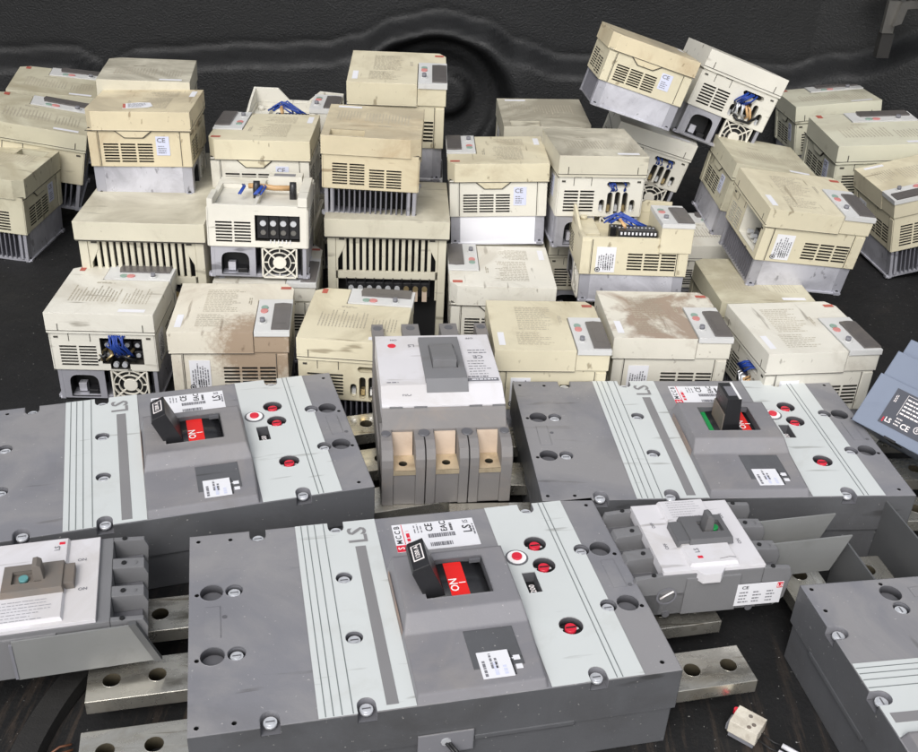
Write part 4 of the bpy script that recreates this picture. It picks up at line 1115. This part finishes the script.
small_breaker('white faced breaker with a grey lever and green flag, between the big breakers', .194, .637, .0245, .1955, .066, .0415, (-.041, .041), (-.0190, .0203), (-.0108, .0235), .0075, 'frame_grey', False, 'right')

# ------------------------------------------------------------------ three-pole breaker standing in the middle
def pole_breaker():
    t = thing('three_pole_breaker', 'white and grey three-pole breaker with three open copper terminals, in the middle', 'circuit breaker', pose(-.0190, .858 * .9485, .0308, .1518) @ Matrix.Scale(.9485, 4), 'white faced circuit breakers')
    X, Y0, Y1, zt, zc = .0605, -.094, .094, .066, .0905
    Mx = Matrix(((1, 0, 0, 0), (0, 0, 1, 0), (0, 1, 0, 0), (0, 0, 0, 1)))
    g = 'dusty_grey'
    b = MB()
    b.box(-X + .002, X - .002, -.052, Y1 - .02, 0, zt, g)
    b.box(-X, X, Y0 + .004, Y1, 0, .026, g)
    # ribs between the three terminal wells, both ends
    Mp = Matrix(((0, 0, 1, 0), (1, 0, 0, 0), (0, 1, 0, 0), (0, 0, 0, 1)))
    for k in range(4):
        xc = -X + k * (2 * X) / 3
        ws = [(xc, xc + .0105)] if k == 0 else [(xc - .0105, xc)] if k == 3 else [(xc - .0092, xc - .0006), (xc + .0006, xc + .0092)]
        for a, c in ws:
            b.prism([(Y0, 0), (-.051, 0), (-.051, zt - .002), (Y0 + .016, zt - .004), (Y0 + .006, zt - .008), (Y0 + .001, zt - .016), (Y0, zt - .024)][::-1], a, c, g, Mp)
        xo = xc if k in (1, 2) else xc + (.005 if k == 0 else -.005)
        b.cyl((xo, Y0 + .026), .0052 if k in (1, 2) else .0042, zt - .006, zt - .0022, 'pit_grey', None, 14)
        w0, w1 = (xc, xc + .012) if k == 0 else (xc - .012, xc) if k == 3 else (xc - .009, xc + .009)
        b.box(w0, w1, Y1 - .021, Y1 + .006, .026, zt + .023, g); b.cyl(((w0 + w1) / 2, Y1 - .003), .0046, zt + .023, zt + .0234, 'pit_grey', None, 14)
    for k in range(3):
        xc = -X + (k + .5) * 2 * X / 3; b.box(xc - .016, xc + .016, Y1 - .020, Y1 - .004, .026, .034, 'pit_grey'); b.box(xc - .0085, xc + .0085, Y1 - .018, Y1 - .006, .034, .036, 'busbar')
        b.box(xc - .0150, xc + .0150, Y0 + .0012, -.051, 0, .0335, g)
        b.box(xc - .0125, xc + .0125, -.060, -.0505, .0335, zt - .004, g)
    b.prism([(-.0620, .03), (-.0500, .03), (-.0500, zc - .010), (-.0530, zc - .013), (-.0620, zt - .003)][::-1], -X + .002, X - .002, g, Mp)
    b.build('body', t)
    for k in range(3):
        xc = -X + (k + .5) * 2 * X / 3
        b = MB()
        b.prism([(-.0690, .0345), (-.0675, .0345), (-.0625, .0610), (-.0640, .0610)], xc - .0100, xc + .0100, 'copper', Mp)
        b.plate(rect(xc - .0120, Y0 + .0005, xc + .0120, -.0685), [(circ(xc, Y0 + .0120, .0040, 16), .004, 'bar_cut', 'dark')], .0385, 'copper_pad')
        b.box(xc - .0120, xc + .0120, Y0 + .0002, Y0 + .0010, .0338, .0385, 'copper_pad')
        b.cyl((xc, Y0 + .0120), .0055, .0385, .0388, 'copper_pad', None, 16) if False else None
        b.build('copper_terminal', t)
    # white face
    b = MB(); w_ = 'cover_white'; x = .0582
    b.prism([(-.0505, zt - .004), (.071, zt - .004), (.071, zc), (-.0270, zc), (-.0505, zc - .009)][::-1], -x, x, w_, Mp)
    for xx in (-.045, -.022, .030, .052): b.box(xx - .006, xx + .006, -.0512, -.0500, zc - .014, zc - .0095, 'small_grey')
    q = zc + .0003
    b.cyl((-.0425, .0500), .0042, zc, q, 'dial_red', None, 16)
    b.text('LS', .0075, -.0230, .0495, q, 'ink_grey', None, math.pi); b.text('CE', .0085, .0420, .0240, q, 'ink_grey', None, math.pi)
    b.text('ON', .0045, -.0400, .0620, q, 'ink_grey', None, math.pi); b.text('OFF', .0045, .0380, .0630, q, 'ink_grey', None, math.pi)
    b.lines(.0300, -.0120, .0550, .0180, 6, q, 'ink_grey', None, 4, .22, True, 6); b.lines(.0330, .0300, .0550, .0400, 2, q, 'ink_grey', None, 5, .3, True, 5)
    b.box(.0250, .0560, -.0230, -.0175, zc, q, 'ink_grey'); b.lines(.030, -.0215, .054, -.0190, 1, q + .0002, 'tag_white', None, 2, .8, True, 6)
    b.lines(-.052, -.0240, -.036, -.0205, 1, q, 'ink_grey', None, 3, .5, True, 3); b.lines(.0270, -.0165, .0520, -.0130, 1, q, 'ink_grey', None, 9, .7, True, 6)
    b.text('ON', .0055, -.0340, -.0380, zc - .0040, 'ink_grey', Matrix.Identity(4), math.pi)
    b.build('cover', t)
    b = MB(); hg = 'small_grey'
    b.panel(frame((-.0150, -.0240, zc + .0045), (1, 0, 0), (0, 1, 0)), .0400, .0830, [(.0085, .0335, .0200, .0660)], hg, .010, hg, 'breaker_dark')
    out = rect(-.0150, -.0240, .0250, .0590)
    for i in range(4):
        (a0, c0), (a1, c1) = out[i], out[(i + 1) % 4]
        b.face([(a0, c0, zc - .001), (a1, c1, zc - .001), (a1, c1, zc + .0045), (a0, c0, zc + .0045)], hg)
    b.face([(-.0150, -.0365, zc - .0035), (.0250, -.0365, zc - .0035), (.0250, -.0240, zc + .0045), (-.0150, -.0240, zc + .0045)], hg)
    b.box(-.0150, .0250, -.0365, -.0240, zc - .012, zc - .004, hg)
    b.build('handle_frame', t)
    b = MB(); b.prism([(-.0030, zc - .004), (.0420, zc - .004), (.0420, zc + .006), (.0340, zc + .008), (.0050, zc + .0125), (-.0020, zc + .0125)][::-1], -.0060, .0170, hg, Mp)
    b.build('handle', t)
    return t
pole_breaker()

# ------------------------------------------------------------------ bluish breaker leaning on the right breaker
def blue_breaker():
    e1 = Vector((.62, -.785, 0)).normalized(); back = Vector((.785, .62, 0)).normalized(); a = RAD(54)
    e2 = math.cos(a) * back + math.sin(a) * Vector((0, 0, 1)); n = e1.cross(e2)
    o = Vector((.3765, .828, .0785))
    M = Matrix(((e1.x, e2.x, n.x, o.x), (e1.y, e2.y, n.y, o.y), (e1.z, e2.z, n.z, o.z), (0, 0, 0, 1)))
    t = thing('blue_breaker', 'bluish grey breaker with a dark rating label, leaning at the right edge', 'circuit breaker', M, 'blue breaker')
    g = 'blue_grey'
    b = MB(); b.box(0, .15, 0, .052, -.085, 0, g); b.box(.001, .149, .0522, .078, -.085, -.004, g)
    for k in range(3): b.box(.002 + k * .05, .046 + k * .05, .078, .094, -.085, -.012 , g); 
    for k in range(3): b.box(.004 + k * .05, .044 + k * .05, .094, .108, -.085, -.024, g)
    b.box(.002, .148, .108, .112, -.085, -.03, g)
    b.box(.035, .047, -.001, .001, -.02, .0006, 'dark')
    b.build('body', t)
    b = MB(); b.cyl((.040, .068), .0045, -.0038, .0012, 'chrome', None, 14); b.build('screw', t)
    b = MB(); b.box(.022, .105, .010, .046, 0, .0005, 'sticker_dark'); q = .0008
    b.text('LS', .0065, .0300, .0150, q, 'white_ink'); b.lines(.0245, .0118, .0262, .0185, 1, q, 'dial_red', None, 3, .8, False, 3)
    b.lines(.0245, .0330, .0275, .0440, 2, q, 'white_ink', None, 4, .45, False, 3)
    b.text('CE', .0075, .0470, .0155, q, 'white_ink'); b.ring((.058, .0185), .0032, .0026, .0005, .0008, 'white_ink'); b.text('S', .004, .058, .0185, q, 'white_ink')
    b.lines(.0360, .0240, .0700, .0420, 5, q, 'white_ink', None, 6, .4, True, 9); b.lines(.0360, .0130, .0430, .0220, 3, q, 'white_ink', None, 7, .4, True, 3)
    b.lines(.0640, .0130, .1000, .0220, 3, q, 'white_ink', None, 8, .4, True, 6)
    b.box(.0345, .0720, .0436, .0439, .0005, q, 'white_ink'); b.box(.0345, .0348, .0225, .0438, .0005, q, 'white_ink')
    b.build('rating_label', t)
blue_breaker()

# ------------------------------------------------------------------ small loose things
t = thing('wire_connector', 'small dirty white connector block with two white leads, lying on the floor at the front', 'connector', pose(.2205, .511, .001, -.62), None)
b = MB(); b.box(-.0105, .0105, -.009, .009, .004, .015, 'dirty_white'); b.box(-.0095, .0095, -.0085, .0085, 0, .004, 'ink_grey'); b.box(-.013, -.0105, -.006, .004, .002, .008, 'ink_grey')
for xx, yy in ((0, .004), (.005, -.002), (.003, -.006)): b.cyl((xx, yy), .0016, .0149, .0153, 'handle_brown', None, 8)
b.build('housing', t)
b = MB(); b.cyl((-.011, .006), .0022, .009, .013, 'dial_red', None, 10); b.build('indicator', t)
for yy in (.003, -.004):
    b = MB(); b.tube([(.010, yy, .006), (.020, yy, .004), (.026, yy + .001, .004)], .0006, 'black_wire', 5); b.tube([(.026, yy + .001, .004), (.045, yy + .0015, .003)], .0019, 'tag_white', 8); b.build('lead', t)
b = MB()
P = []
for i in range(15):
    u = i / 14; P.append((-.262 - .012 * u - .010 * math.sin(u * 3), .545 - .12 * u, .006 + .001 * math.sin(u * 9)))
for i in range(14):
    a, c = Vector(P[i]), Vector(P[i + 1]); 
    for (wa, wb, za, zb_) in ((-.009, .009, .004, .004), (.009, .0105, .004, -.005), (-.0105, -.009, -.005, .004)):
        f = b.face([a + Vector((wa, 0, za)), a + Vector((wb, 0, zb_)), c + Vector((wb, 0, zb_)), c + Vector((wa, 0, za))][::-1], 'rubber')
tag(b.build('rubber_strap'), 'flat black rubber strap lying on the floor below the left white breaker', 'strap')
b = MB(); b.tube([(-.266, .458, .003), (-.259, .465, .005), (-.252, .4685, .004)], .0009, 'copper_wire', 6); b.tube([(-.262, .455, .003), (-.256, .461, .004), (-.250, .4650, .003)], .0008, 'copper_wire', 6)
tag(b.build('copper_offcut'), 'thin bare copper wire ends beside the bus bar at bottom left', 'wire')
# tie-down bracket on the wall at the top right
t = thing('tie_down_bracket', 'worn steel tie-down bracket on the dark wall at the top right corner', 'bracket', pose(.640, 1.65, .29, .1))
b = MB(); b.prism([(0, 0), (.012, .004), (.016, .026), (.075, .032), (.075, .042), (.006, .036)][::-1], -.004, .004, 'latch_metal', Matrix(((1, 0, 0, 0), (0, 0, 1, 0), (0, 1, 0, 0), (0, 0, 0, 1)))); b.box(-.012, .006, .004, .012, -.012, .036, 'latch_metal'); b.box(-.010, .010, .006, .02, -.05, -.012, 'rubber'); b.box(.010, .07, .004, .14, .030, .036, 'latch_metal'); b.build('plate', t)
b = MB(); b.cyl((.026, .012), .007, .036, .048, 'latch_metal', None, 14); b.cyl((.052, .012), .007, .036, .046, 'latch_metal', None, 14); b.build('bolt', t)
